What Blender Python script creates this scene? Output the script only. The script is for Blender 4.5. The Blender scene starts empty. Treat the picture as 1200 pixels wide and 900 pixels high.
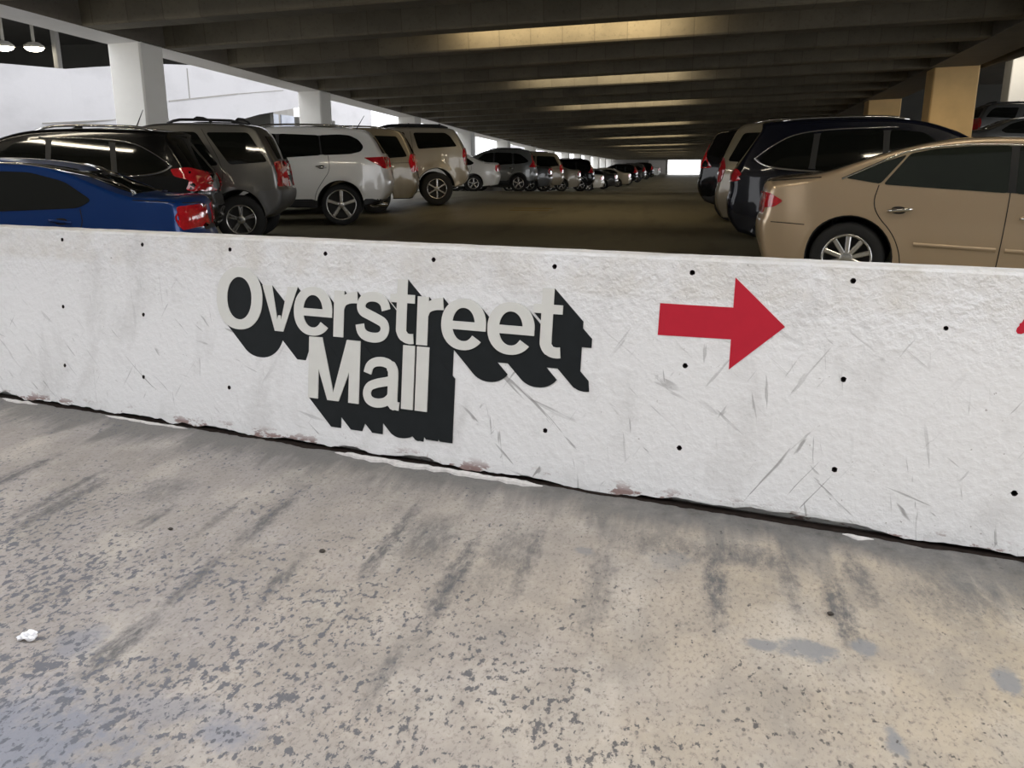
import bpy, bmesh, math, random
from mathutils import Vector, Matrix
from mathutils.bvhtree import BVHTree
from mathutils.geometry import convex_hull_2d
from mathutils import noise as mnoise

random.seed(7)
PI = math.pi
scene = bpy.context.scene
COL = scene.collection


def smooth(a, b, x):
    if a == b:
        return 0.0 if x < a else 1.0
    t = max(0.0, min(1.0, (x - a) / (b - a)))
    return t * t * (3 - 2 * t)


def lerp_table(tab, x):
    if x <= tab[0][0]:
        return tab[0][1]
    for (a, va), (b, vb) in zip(tab, tab[1:]):
        if x <= b:
            return va + (vb - va) * (x - a) / (b - a)
    return tab[-1][1]


# ------------------------------------------------------------------ objects
def obj(name, bm, mats, parent=None, smooth_shade=False, loc=None, mat_world=None):
    me = bpy.data.meshes.new(name)
    bm.normal_update()
    bm.to_mesh(me)
    bm.free()
    if not isinstance(mats, (list, tuple)):
        mats = [mats]
    for m in mats:
        me.materials.append(m)
    if smooth_shade:
        for p in me.polygons:
            p.use_smooth = True
    o = bpy.data.objects.new(name, me)
    COL.objects.link(o)
    if parent is not None:
        o.parent = parent
    if loc is not None:
        o.location = loc
    if mat_world is not None:
        o.matrix_world = mat_world
    return o


def thing(name, label, cat, loc=(0, 0, 0), rotz=0.0, group=None):
    o = bpy.data.objects.new(name, None)
    COL.objects.link(o)
    o.empty_display_size = 0.2
    o.location = loc
    o.rotation_euler = (0, 0, rotz)
    return tag(o, label, cat, group)


def tag(o, label, cat, group=None):
    o['label'] = label
    o['category'] = cat
    if group:
        o['group'] = group
    return o


def struct(o, label=None):
    o['kind'] = 'structure'
    if label:
        o['label'] = label
    return o


def copy_tree(o, parent=None):
    c = o.copy()
    COL.objects.link(c)
    if parent is not None:
        c.parent = parent
    for ch in list(o.children):
        copy_tree(ch, c)
    return c


def add_box(bm, x0, x1, y0, y1, z0, z1, mi=0):
    vs = [bm.verts.new(p) for p in ((x0, y0, z0), (x1, y0, z0), (x1, y1, z0), (x0, y1, z0),
                                    (x0, y0, z1), (x1, y0, z1), (x1, y1, z1), (x0, y1, z1))]
    for f in ((0, 3, 2, 1), (4, 5, 6, 7), (0, 1, 5, 4), (1, 2, 6, 5), (2, 3, 7, 6), (3, 0, 4, 7)):
        bm.faces.new([vs[i] for i in f]).material_index = mi
    return vs


def add_hex(bm, pts, mi=0):
    """eight points: bottom ring then top ring"""
    vs = [bm.verts.new(p) for p in pts]
    for f in ((0, 3, 2, 1), (4, 5, 6, 7), (0, 1, 5, 4), (1, 2, 6, 5), (2, 3, 7, 6), (3, 0, 4, 7)):
        bm.faces.new([vs[i] for i in f]).material_index = mi
    return vs


def add_tube(bm, pts, r, n=8, mi=0):
    rings = []
    for i, p in enumerate(pts):
        p = Vector(p)
        a = Vector(pts[max(i - 1, 0)])
        b = Vector(pts[min(i + 1, len(pts) - 1)])
        d = (b - a).normalized()
        u = d.cross(Vector((0, 0, 1)))
        if u.length < 1e-4:
            u = d.cross(Vector((0, 1, 0)))
        u.normalize()
        v = d.cross(u)
        rr = r[i] if isinstance(r, (list, tuple)) else r
        rings.append([bm.verts.new(p + (u * math.cos(2 * PI * k / n) + v * math.sin(2 * PI * k / n)) * rr) for k in range(n)])
    for a, b in zip(rings, rings[1:]):
        for k in range(n):
            f = bm.faces.new((a[k], a[(k + 1) % n], b[(k + 1) % n], b[k]))
            f.material_index = mi
            f.smooth = True
    bm.faces.new(rings[0][::-1]).material_index = mi
    bm.faces.new(rings[-1]).material_index = mi


def add_lathe_y(bm, prof, n=28, mi=0, cap=False):
    """profile of (r, y), turned round the y axis"""
    rings = []
    for r, y in prof:
        rings.append([bm.verts.new((r * math.cos(2 * PI * k / n), y, r * math.sin(2 * PI * k / n))) for k in range(n)])
    for a, b in zip(rings, rings[1:]):
        for k in range(n):
            f = bm.faces.new((a[k], a[(k + 1) % n], b[(k + 1) % n], b[k]))
            f.material_index = mi
            f.smooth = True
    if cap:
        bm.faces.new(rings[0]).material_index = mi


# ------------------------------------------------------------------ materials
class NT:
    def __init__(self, name):
        self.m = bpy.data.materials.new(name)
        self.m.use_nodes = True
        self.t = self.m.node_tree
        self.b = self.t.nodes['Principled BSDF']

    def n(self, kind, **kw):
        nd = self.t.nodes.new(kind)
        for k, v in kw.items():
            if k.startswith('i_'):
                key = k[2:]
                key = int(key) if key.isdigit() else key.replace('_', ' ')
                nd.inputs[key].default_value = v
            else:
                setattr(nd, k, v)
        return nd

    def l(self, a, b):
        self.t.links.new(a, b)

    def coord(self, scale=(1, 1, 1), rot=(0, 0, 0), loc=(0, 0, 0)):
        if not hasattr(self, 'tc'):
            self.tc = self.n('ShaderNodeTexCoord')
        mp = self.n('ShaderNodeMapping')
        mp.inputs['Scale'].default_value = scale
        mp.inputs['Rotation'].default_value = rot
        mp.inputs['Location'].default_value = loc
        self.l(self.tc.outputs['Object'], mp.inputs['Vector'])
        return mp.outputs['Vector']

    def coord2(self, scale=(1, 1, 1), rot=(0, 0, 0), loc=(0, 0, 0)):
        v = self.coord(rot=rot)
        mp = self.n('ShaderNodeMapping')
        mp.inputs['Scale'].default_value = scale
        mp.inputs['Location'].default_value = loc
        self.l(v, mp.inputs['Vector'])
        return mp.outputs['Vector']

    def noise(self, vec, scale, detail=4, rough=0.55, dist=0.0):
        nd = self.n('ShaderNodeTexNoise', i_Scale=scale, i_Detail=detail, i_Roughness=rough, i_Distortion=dist)
        self.l(vec, nd.inputs['Vector'])
        return nd.outputs['Fac']

    def voronoi(self, vec, scale, rnd=1.0):
        nd = self.n('ShaderNodeTexVoronoi', i_Scale=scale, i_Randomness=rnd)
        self.l(vec, nd.inputs['Vector'])
        return nd.outputs['Distance']

    def ramp(self, fac, stops):
        nd = self.n('ShaderNodeValToRGB')
        els = nd.color_ramp.elements
        while len(els) < len(stops):
            els.new(0.5)
        for e, (p, c) in zip(els, stops):
            e.position = p
            if isinstance(c, (int, float)):
                c = (c, c, c)
            e.color = (*c, 1)
        self.l(fac, nd.inputs['Fac'])
        return nd.outputs['Color']

    def mix(self, fac, a, b, mode='MIX'):
        nd = self.n('ShaderNodeMix', data_type='RGBA', blend_type=mode)
        for sock, v in ((nd.inputs['Factor'], fac), (nd.inputs['A'], a), (nd.inputs['B'], b)):
            if isinstance(v, (int, float)):
                sock.default_value = v
            elif isinstance(v, tuple):
                sock.default_value = (*v, 1)
            else:
                self.l(v, sock)
        return nd.outputs['Result']

    def math(self, op, a, b=None, c=None, clamp=False):
        nd = self.n('ShaderNodeMath', operation=op, use_clamp=clamp)
        for i, v in enumerate((a, b, c)):
            if v is None:
                continue
            if isinstance(v, (int, float)):
                nd.inputs[i].default_value = v
            else:
                self.l(v, nd.inputs[i])
        return nd.outputs[0]

    def sep(self, vec):
        nd = self.n('ShaderNodeSeparateXYZ')
        self.l(vec, nd.inputs[0])
        return nd.outputs

    def bump(self, h, strength=0.3, dist=0.01, prev=None):
        nd = self.n('ShaderNodeBump', i_Strength=strength, i_Distance=dist)
        self.l(h, nd.inputs['Height'])
        if prev is not None:
            self.l(prev, nd.inputs['Normal'])
        return nd.outputs['Normal']

    def done(self, color=None, rough=None, normal=None, metal=None):
        for key, v in (('Base Color', color), ('Roughness', rough), ('Normal', normal), ('Metallic', metal)):
            if v is None:
                continue
            if isinstance(v, (int, float)):
                self.b.inputs[key].default_value = v
            elif isinstance(v, tuple):
                self.b.inputs[key].default_value = (*v, 1)
            else:
                self.l(v, self.b.inputs[key])
        return self.m


def plain(name, col, rough=0.5, metal=0.0, coat=0.0, var=0.12, scale=6.0, spec=0.5):
    t = NT(name)
    v = t.noise(t.coord(), scale, 3)
    c = t.mix(v, tuple(x * (1 - var) for x in col), tuple(min(1, x * (1 + var)) for x in col))
    t.b.inputs['Coat Weight'].default_value = coat
    t.b.inputs['Coat Roughness'].default_value = 0.04
    t.b.inputs['Specular IOR Level'].default_value = spec
    return t.done(c, rough, None, metal)


def paint(name, col, metal=0.55, rough=0.32, coat=1.0, spec=0.5):
    t = NT(name)
    t.b.inputs['Specular IOR Level'].default_value = spec
    fl = t.noise(t.coord(), 900, 1)
    c = t.mix(fl, tuple(x * 0.85 for x in col), tuple(min(1, x * 1.15) for x in col))
    dust = t.noise(t.coord(), 3, 4)
    r = t.math('MULTIPLY_ADD', dust, 0.12, rough - 0.06)
    t.b.inputs['Coat Weight'].default_value = coat
    t.b.inputs['Coat Roughness'].default_value = 0.05
    return t.done(c, r, None, metal)


def emissive(name, col, s):
    t = NT(name)
    t.b.inputs['Emission Color'].default_value = (*col, 1)
    t.b.inputs['Emission Strength'].default_value = s
    return t.done(col, 0.5)


# ---- near ramp floor: worn beige coat over grey concrete
def mat_ramp_floor():
    t = NT('worn_ramp_concrete')
    v = t.coord()
    x, y, z = t.sep(v)
    dw = t.math('MULTIPLY', t.math('ADD', t.math('MULTIPLY', x, 0.221), t.math('MULTIPLY_ADD', y, 0.975, -3.807)), -1.0)
    big = t.noise(v, 0.9, 5, 0.6)
    mid = t.noise(t.coord((1, 0.7, 1)), 4.5, 8, 0.68, 0.4)
    grain = t.noise(t.coord((1, 0.6, 1), loc=(4, 0, 0)), 60, 6, 0.75)
    fine = t.noise(t.coord((1, 0.6, 1)), 24, 8, 0.72)
    warm = t.math('ADD', t.math('MULTIPLY_ADD', x, 0.24, 0.42), t.math('MULTIPLY_ADD', big, 1.0, -0.5), clamp=True)  # worn beige coat rightwards; left greyer, with some cool sky tint painted in
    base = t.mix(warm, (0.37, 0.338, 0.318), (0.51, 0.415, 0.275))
    # blotchy wear
    base = t.mix(t.ramp(mid, [(0.36, 0.55), (0.60, 0.0)]), base, (0.255, 0.23, 0.20))
    film = t.noise(t.coord((1.4, 0.8, 1), loc=(3, 1, 0)), 2.0, 6, 0.6)
    base = t.mix(t.ramp(film, [(0.50, 0.0), (0.72, 0.55)]), base, (0.58, 0.53, 0.46))
    base = t.mix(t.ramp(grain, [(0.33, 0.95), (0.48, 0.0)]), base, (0.19, 0.165, 0.145))
    base = t.mix(t.ramp(fine, [(0.55, 0.0), (0.75, 0.35)]), base, (0.64, 0.58, 0.50))
    wob = t.math('MULTIPLY_ADD', t.noise(v, 8, 7, 0.72), 2.4, -1.2)
    wob2 = t.math('MULTIPLY_ADD', t.noise(t.coord((1, 0.55, 1), loc=(7, 3, 0)), 30, 5, 0.72), 1.6, -0.8)

    def blob(x0, y0, rx, ry, k1=0.5, k2=0.35, soft=0.35):
        a = t.math('POWER', t.math('ABSOLUTE', t.math('MULTIPLY', t.math('SUBTRACT', x, x0), 1 / rx)), 2)
        b = t.math('POWER', t.math('ABSOLUTE', t.math('MULTIPLY', t.math('SUBTRACT', y, y0), 1 / ry)), 2)
        d = t.math('SQRT', t.math('ADD', a, b))
        d = t.math('ADD', d, t.math('MULTIPLY', wob, k1))
        d = t.math('ADD', d, t.math('MULTIPLY', wob2, k2))
        return t.math('MULTIPLY_ADD', d, -1 / soft, 1 / soft + 0.0, clamp=True)

    def many(lst, **kw):
        m = None
        for b in lst:
            q = blob(*b[:4], **kw)
            if len(b) > 4:
                q = t.math('MULTIPLY', q, b[4])
            m = q if m is None else t.math('MAXIMUM', m, q)
        return m
    # grey concrete bared along the foot of the wall, ragged towards the viewer
    st = t.noise(t.coord((5.0, 0.7, 1), loc=(0.3, 0, 0)), 1.0, 6, 0.65, 0.25)
    edge = t.math('ADD', t.math('MULTIPLY_ADD', st, 1.5, -0.46), t.math('MULTIPLY', wob, 0.12))
    bandf = t.math('MULTIPLY_ADD', t.math('SUBTRACT', edge, dw), 4.0, 0.5, clamp=True)
    base = t.mix(t.math('MULTIPLY', bandf, t.ramp(grain, [(0.36, 0.55), (0.6, 0.92)])), base, (0.16, 0.155, 0.145))
    near = t.math('MULTIPLY_ADD', t.math('ADD', dw, t.math('MULTIPLY', wob, 0.06)), -5.5, 1.5, clamp=True)
    near = t.math('MULTIPLY', near, t.math('MULTIPLY_ADD', x, 0.28, 0.85, clamp=True))
    base = t.mix(t.math('MULTIPLY', near, t.ramp(fine, [(0.3, 0.55), (0.6, 0.95)])), base, t.ramp(t.noise(t.coord((1, 0.8, 1), loc=(2, 0, 0)), 7, 8, 0.72), [(0.32, (0.075, 0.07, 0.066)), (0.5, (0.15, 0.145, 0.138)), (0.72, (0.26, 0.245, 0.225))]))
    # streaks left by dragged tyres, all running square to the lane
    S = many([(-1.19, 3.28, 0.046, 0.529), (-1.03, 3.3, 0.169, 0.299, 0.75), (-0.83, 3.0, 0.058, 0.483), (-0.66, 3.25, 0.117, 0.345, 0.6), (-0.57, 3.2, 0.052, 0.437, 0.8), (0.19, 3.14, 0.058, 0.414), (0.63, 3.02, 0.065, 0.322), (0.47, 3.25, 0.046, 0.368, 0.8), (-1.82, 3.38, 0.058, 0.414), (-1.83, 2.76, 0.052, 0.276, 0.9), (-1.82, 2.28, 0.065, 0.299), (-2.98, 3.45, 0.039, 0.437), (-2.88, 3.35, 0.065, 0.46), (-1.5, 2.82, 0.046, 0.253, 0.9), (-2.35, 3.28, 0.052, 0.207, 0.8), (-0.26, 3.08, 0.078, 0.483, 0.55), (-2.5, 3.6, 0.182, 0.23, 0.6), (-0.05, 3.45, 0.26, 0.138, 0.6), (-2.05, 3.35, 0.039, 0.23, 0.7), (0.75, 3.3, 0.065, 0.287, 0.8), (0.3, 3.4, 0.325, 0.138, 0.8), (-3.4, 3.6, 0.065, 0.46), (-3.7, 3.3, 0.052, 0.345), (1.1, 3.2, 0.26, 0.23, 0.6), (-0.88, 2.3, 0.039, 0.253, 0.8)], k1=0.55, k2=1.0, soft=0.6)
    S = t.math('MULTIPLY', S, t.ramp(t.noise(t.coord((1.6, 0.5, 1), loc=(1, 9, 0)), 20, 8, 0.78), [(0.36, 0.1), (0.56, 1.0)]))
    base = t.mix(t.math('MULTIPLY', S, 0.9), base, (0.105, 0.105, 0.107))
    # smooth blue-grey coat showing through; left patches also carry painted sky tint
    G = many([(0.48, 2.72, .12, .09), (0.33, 2.72, .08, .04), (0.67, 2.76, .05, .06), (0.66, 2.27, .035, .09), (1.08, 2.66, .05, .10), (0.0, 3.3, .1, .1, .5), (-0.35, 3.32, .05, .05, .7)], k1=0.95, k2=0.6, soft=0.5)
    base = t.mix(t.math('MULTIPLY', G, 0.85), base, (0.225, 0.23, 0.235))
    G2 = many([(-1.24, 1.94, .14, .09, .8), (-1.85, 1.74, .5, .36), (-1.98, 2.27, .12, .13, .7), (-1.5, 2.0, .25, .1, .5)], k1=0.95, k2=0.6, soft=0.6)  # lower-left coat patches, bluish with reflected sky put into the colour
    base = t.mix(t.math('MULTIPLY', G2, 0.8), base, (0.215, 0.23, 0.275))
    clean = many([(-1.84, 2.42, .17, .2)], k1=0.4, k2=0.2, soft=0.4)
    # pits and specks
    far = t.math('MULTIPLY_ADD', dw, 0.9, -0.55, clamp=True)
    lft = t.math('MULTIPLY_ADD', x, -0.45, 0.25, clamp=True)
    mask = t.noise(v, 2.3, 4, 0.62, 0.3)
    n1 = t.noise(t.coord((1, 0.62, 1)), 38, 5, 0.64)
    a1 = t.math('ADD', n1, t.math('ADD', t.math('MULTIPLY', mask, 0.30), t.math('ADD', t.math('MULTIPLY', far, 0.075), t.math('MULTIPLY', lft, 0.055))))
    sp1 = t.ramp(a1, [(0.82, 0.0), (0.85, 1.0)])
    n2 = t.noise(t.coord((1, 0.6, 1), loc=(5, 5, 0)), 16, 7, 0.68)
    C = many([(-2.24, 2.61, .16, .26), (-0.35, 2.16, .14, .12), (-1.51, 2.17, .26, .16), (-1.13, 2.13, .14, .12), (-0.95, 2.25, .10, .14), (-0.6, 2.35, .12, .10), (-2.0, 2.1, .3, .25), (-1.3, 2.4, .2, .15), (-0.15, 2.0, .2, .12), (-1.6, 1.9, .3, .2), (-0.75, 2.0, .25, .15)], k1=0.4, k2=0.3, soft=0.8)
    sp2 = t.ramp(t.math('ADD', n2, t.math('MULTIPLY', C, 0.14)), [(0.675, 0.0), (0.705, 1.0)])
    vor = t.voronoi(t.coord((1, 0.62, 1), loc=(2, 2, 0)), 30)
    sp3 = t.math('MULTIPLY', t.ramp(vor, [(0.16, 1.0), (0.22, 0.0)]), t.math('MULTIPLY', far, t.ramp(t.noise(v, 5, 4), [(0.5, 0.0), (0.58, 1.0)])))
    spf = t.math('MAXIMUM', t.math('MAXIMUM', sp1, sp2), sp3)
    spf = t.math('MULTIPLY', spf, t.math('SUBTRACT', 1.0, clean))
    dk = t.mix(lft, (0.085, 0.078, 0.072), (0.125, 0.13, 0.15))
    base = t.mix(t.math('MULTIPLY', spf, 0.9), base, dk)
    h = t.math('ADD', t.math('MULTIPLY', grain, 0.6), t.math('MULTIPLY', spf, -0.8))
    nrm = t.bump(h, 0.5, 0.006)
    rg = t.math('MULTIPLY_ADD', mid, 0.3, 0.5)
    t.b.inputs['Specular IOR Level'].default_value = 0.3
    return t.done(base, rg, nrm)


def mat_white_wall():
    t = NT('white_painted_concrete')
    v = t.coord()
    x, y, z = t.sep(v)
    big = t.noise(v, 1.2, 4)
    c = t.mix(big, (0.80, 0.79, 0.775), (0.88, 0.875, 0.87))
    # yellowed upper edge and stained lower part
    up = t.math('MULTIPLY', t.ramp(z, [(0.95, 0.0), (1.15, 1.0)]), t.ramp(t.noise(v, 5, 5, 0.6), [(0.35, 0.0), (0.7, 1.0)]))
    c = t.mix(t.math('MULTIPLY', up, 0.45), c, (0.62, 0.56, 0.46))
    gr = t.noise(t.coord((1.6, 1, 0.9)), 2.3, 6, 0.62, 0.4)
    c = t.mix(t.math('MULTIPLY', t.ramp(gr, [(0.52, 0.0), (0.72, 1.0)]), 0.35), c, (0.50, 0.48, 0.46))
    # scuffs: thin stretched scratches in several directions
    for ang, sc, loc, lo, hi, amt in ((0.9, (26, 1, 2.6), 0, 0.66, 0.71, 0.75), (-0.6, (30, 1, 3.0), 4, 0.665, 0.71, 0.7),
                                      (0.15, (34, 1, 3.4), 9, 0.665, 0.71, 0.6), (1.3, (22, 1, 2.2), 13, 0.68, 0.72, 0.6)):
        s = t.noise(t.coord2(sc, rot=(0, ang, 0), loc=(loc, 0, loc * 0.7)), 1.0, 3, 0.5, 0.8)
        m = t.math('MULTIPLY', t.ramp(s, [(lo, 0.0), (hi, 1.0)]), t.ramp(t.noise(v, 2.2, 3), [(0.4, 0.0), (0.58, 1.0)]))
        m = t.math('MULTIPLY', m, t.ramp(z, [(0.05, 1.0), (0.75, 0.8), (0.95, 0.15)]))
        c = t.mix(t.math('MULTIPLY', m, amt), c, (0.22, 0.21, 0.20))
    sp = t.noise(v, 42, 3, 0.6)
    spm = t.math('MULTIPLY', t.ramp(sp, [(0.70, 0.0), (0.74, 1.0)]), t.ramp(t.noise(v, 3, 3), [(0.42, 0.0), (0.55, 1.0)]))
    c = t.mix(t.math('MULTIPLY', spm, 0.6), c, (0.24, 0.20, 0.17))
    # chipped red undercoat near the foot
    ch = t.math('MULTIPLY', t.ramp(z, [(0.03, 1.0), (0.085, 0.0)]), t.ramp(t.noise(t.coord((1, 1, 2.5)), 5, 6, 0.7), [(0.54, 0.0), (0.58, 1.0)]))
    c = t.mix(t.math('MULTIPLY', ch, 0.8), c, (0.20, 0.075, 0.055))
    # relief: lumpy stucco, stronger near the top
    l1 = t.noise(v, 26, 4, 0.55)
    l2 = t.noise(v, 75, 3, 0.6)
    amp = t.ramp(z, [(0.72, 0.35), (1.1, 1.0)])
    h = t.math('MULTIPLY', t.math('ADD', t.math('MULTIPLY', t.ramp(l1, [(0.4, 0.0), (0.7, 1.0)]), 0.9), t.math('MULTIPLY', l2, 0.35)), amp)
    nrm = t.bump(h, 0.55, 0.012)
    return t.done(c, 0.62, nrm)


def mat_white_plain(name, col=(0.86, 0.86, 0.87), stain=0.3):
    t = NT(name)
    v = t.coord()
    a = t.noise(t.coord((0.5, 0.5, 1.2)), 0.9, 5, 0.6)
    c = t.mix(t.math('MULTIPLY', t.ramp(a, [(0.5, 0.0), (0.75, 1.0)]), stain), col, tuple(0.72 * k for k in col))
    b = t.noise(v, 9, 4)
    c = t.mix(t.math('MULTIPLY', b, 0.12), c, tuple(0.6 * k for k in col))
    return t.done(c, 0.65, t.bump(t.noise(v, 30, 4), 0.2, 0.01))


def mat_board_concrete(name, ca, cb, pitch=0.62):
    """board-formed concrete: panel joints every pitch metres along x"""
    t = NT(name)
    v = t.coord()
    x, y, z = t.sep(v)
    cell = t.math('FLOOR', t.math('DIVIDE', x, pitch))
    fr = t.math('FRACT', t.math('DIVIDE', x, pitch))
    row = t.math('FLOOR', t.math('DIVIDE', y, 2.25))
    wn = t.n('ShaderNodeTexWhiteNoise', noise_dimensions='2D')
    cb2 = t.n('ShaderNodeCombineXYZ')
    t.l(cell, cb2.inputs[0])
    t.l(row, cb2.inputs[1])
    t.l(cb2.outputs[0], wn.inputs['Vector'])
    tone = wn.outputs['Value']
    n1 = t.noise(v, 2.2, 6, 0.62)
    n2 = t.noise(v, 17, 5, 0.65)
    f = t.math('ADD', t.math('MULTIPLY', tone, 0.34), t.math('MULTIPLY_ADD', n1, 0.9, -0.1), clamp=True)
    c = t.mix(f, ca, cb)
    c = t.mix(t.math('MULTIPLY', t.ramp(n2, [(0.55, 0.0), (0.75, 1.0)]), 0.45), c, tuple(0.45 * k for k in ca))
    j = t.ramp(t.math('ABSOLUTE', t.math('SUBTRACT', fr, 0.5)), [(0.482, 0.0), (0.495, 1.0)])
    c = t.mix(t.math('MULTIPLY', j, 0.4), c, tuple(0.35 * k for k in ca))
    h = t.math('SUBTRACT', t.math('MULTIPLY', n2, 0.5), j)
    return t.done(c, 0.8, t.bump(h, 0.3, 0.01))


def mat_lane():
    t = NT('garage_deck_concrete')
    v = t.coord()
    a = t.noise(v, 0.35, 5, 0.6)
    b = t.noise(t.coord((1.5, 0.35, 1)), 1.2, 5, 0.6)
    c = t.mix(a, (0.235, 0.21, 0.135), (0.33, 0.295, 0.19))
    c = t.mix(t.math('MULTIPLY', t.ramp(b, [(0.5, 0.0), (0.7, 1.0)]), 0.45), c, (0.085, 0.075, 0.05))
    d = t.noise(v, 14, 5, 0.7)
    c = t.mix(t.math('MULTIPLY', d, 0.25), c, (0.07, 0.06, 0.045))
    return t.done(c, 0.55, t.bump(d, 0.15, 0.01))


M = {}
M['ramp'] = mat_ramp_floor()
M['white_wall'] = mat_white_wall()
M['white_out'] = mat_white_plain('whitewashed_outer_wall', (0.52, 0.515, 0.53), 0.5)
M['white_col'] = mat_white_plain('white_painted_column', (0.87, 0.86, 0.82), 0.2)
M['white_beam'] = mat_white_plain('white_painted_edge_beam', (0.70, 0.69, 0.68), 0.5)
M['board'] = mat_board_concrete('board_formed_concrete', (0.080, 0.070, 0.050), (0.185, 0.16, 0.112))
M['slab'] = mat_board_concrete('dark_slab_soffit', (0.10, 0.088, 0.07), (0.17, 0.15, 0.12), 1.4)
M['tan_col'] = plain('tan_painted_pier', (0.60, 0.40, 0.17), 0.75, var=0.18, scale=2.5)
M['lane'] = mat_lane()
M['joint'] = plain('dark_crumbled_joint', (0.022, 0.016, 0.013), 0.95, var=0.8, scale=24, spec=0.1)
M['mortar'] = plain('chipped_white_mortar', (0.66, 0.63, 0.60), 0.9, var=0.3, scale=40)
M['hole'] = plain('tie_hole_dark', (0.02, 0.01, 0.01), 0.9)
M['sign_black'] = plain('sign_black_paint', (0.013, 0.0155, 0.0165), 0.75, var=0.25, scale=14, spec=0.2)
M['sign_white'] = plain('sign_cream_paint', (0.72, 0.71, 0.66), 0.55, var=0.07, scale=10)
M['red'] = plain('arrow_red_paint', (0.50, 0.016, 0.035), 0.75, var=0.08, scale=14, spec=0.25)
M['ground'] = plain('outer_ground', (0.45, 0.44, 0.42), 0.9)
M['grey_conc'] = plain('grey_concrete', (0.30, 0.29, 0.27), 0.85, var=0.2, scale=3)
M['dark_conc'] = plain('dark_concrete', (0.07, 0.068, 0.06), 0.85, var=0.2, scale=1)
M['paper'] = plain('white_paper', (0.9, 0.9, 0.92), 0.8, var=0.03)
M['pebble'] = plain('dark_pebble', (0.05, 0.042, 0.035), 0.8, var=0.3, scale=60)
M['yellow'] = plain('faded_yellow_line', (0.24, 0.17, 0.05), 0.7, var=0.4, scale=5)
M['tire'] = plain('tyre_rubber', (0.012, 0.012, 0.012), 0.75, var=0.2, scale=20)
M['rim'] = plain('alloy_rim', (0.62, 0.61, 0.59), 0.25, 0.9, var=0.06)
M['rim_dark'] = plain('brake_shadow_metal', (0.02, 0.02, 0.02), 0.6, 0.3)
M['chrome'] = plain('chrome', (0.75, 0.74, 0.72), 0.08, 1.0, var=0.02)
M['glass'] = plain('tinted_car_glass', (0.006, 0.007, 0.006), 0.04, 0.0, var=0.1, spec=0.6)
M['glass_green'] = plain('greenish_car_glass', (0.013, 0.017, 0.013), 0.04, 0.0, var=0.4, scale=2.5, spec=0.6)
M['black_trim'] = plain('black_plastic_trim', (0.012, 0.012, 0.013), 0.5)
M['seam'] = plain('panel_gap', (0.015, 0.013, 0.011), 0.8)
M['red_lamp'] = plain('red_tail_lamp', (0.55, 0.012, 0.02), 0.08, 0.0, coat=1.0, var=0.35, scale=18)
M['clear_lamp'] = plain('clear_lamp', (0.6, 0.6, 0.6), 0.1, 0.3, coat=1.0, var=0.2, scale=25)
M['rubber_under'] = plain('underbody', (0.012, 0.012, 0.012), 0.9)
M['win_block'] = plain('blue_grey_pane', (0.30, 0.33, 0.40), 0.2, var=0.5, scale=1.2)
M['housing'] = plain('lamp_housing', (0.5, 0.48, 0.42), 0.6)
M['tube'] = emissive('lit_tube', (1.0, 0.90, 0.72), 45.0)
M['flood'] = emissive('lit_floodlight', (1.0, 0.92, 0.75), 14.0)

PAINTS = {
    'gold': paint('gold_beige_paint', (0.53, 0.40, 0.265), 0.45),
    'blue': paint('blue_metallic_paint', (0.006, 0.045, 0.215), 0.3, 0.32, 0.7, 0.2),
    'black': paint('black_paint', (0.005, 0.005, 0.005), 0.0, 0.25, 0.55, 0.1),
    'navy': paint('blue_black_paint', (0.004, 0.005, 0.011), 0.0, 0.25, 0.55, 0.1),
    'gunmetal': paint('gunmetal_paint', (0.12, 0.115, 0.105), 0.55),
    'silver': paint('silver_paint', (0.80, 0.785, 0.745), 0.12),
    'champagne': paint('champagne_paint', (0.36, 0.32, 0.25), 0.4),
    'tan': paint('tan_paint', (0.25, 0.21, 0.14), 0.4),
    'dkgrey': paint('dark_grey_paint', (0.075, 0.075, 0.072), 0.5),
    'greygreen': paint('grey_green_paint', (0.15, 0.155, 0.145), 0.5),
}
M['grey_clad'] = plain('grey_bumper_plastic', (0.11, 0.11, 0.11), 0.45, 0.2)

# ------------------------------------------------------------------ camera
CH = 1.6
F = 1000.0
cam_d = bpy.data.cameras.new('camera')
cam_d.sensor_fit = 'HORIZONTAL'
cam_d.sensor_width = 36.0
cam_d.lens = F / 1200.0 * 36.0
cam_d.clip_end = 400
cam = bpy.data.objects.new('camera', cam_d)
COL.objects.link(cam)
pitch = math.atan(261.0 / F)
az = math.atan(206.0 / math.hypot(F, 261.0))
cam.location = (0, 0, CH)
cam.rotation_euler = (PI / 2 - pitch, 0, az)
scene.camera = cam

# ------------------------------------------------------------------ levels
FLOOR_TAB = [(3.9, 0.36), (9, 0.39), (12.8, 0.39), (16.2, 0.442), (21, 0.58), (24, 0.60), (30, 0.57), (60, -0.38), (75, -0.36), (121, -0.15), (160, -0.15)]


def fz(y):
    return lerp_table(FLOOR_TAB, y)


def fzx(x, y):
    k = lerp_table([(8.6, 0.032), (10.7, 0.011), (12.8, 0.0)], y)
    return fz(y) + k * min(0.0, x - 1.0)


def zc(x, y):
    if y < 60:
        z0 = 3.97 - 0.031 * (y - 14)
    else:
        z0 = 2.545 + (1.85 - 2.545) * (y - 60) / 61.0
    k = lerp_table([(40, 0.035), (80, 0.01)], y)
    return z0 + k * x


# ------------------------------------------------------------------ near ramp and wall
E2 = Vector((0.9752, -0.2210, 0))
N2 = Vector((0.2210, 0.9752, 0))
B0 = Vector((-4.654, 4.96, 0))
BAT = 0.131
WALLM = Matrix(((E2.x, N2.x, 0, B0.x), (E2.y, N2.y, 0, B0.y), (0, 0, 1, 0), (0, 0, 0, 1)))
ZT = 1.167

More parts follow.
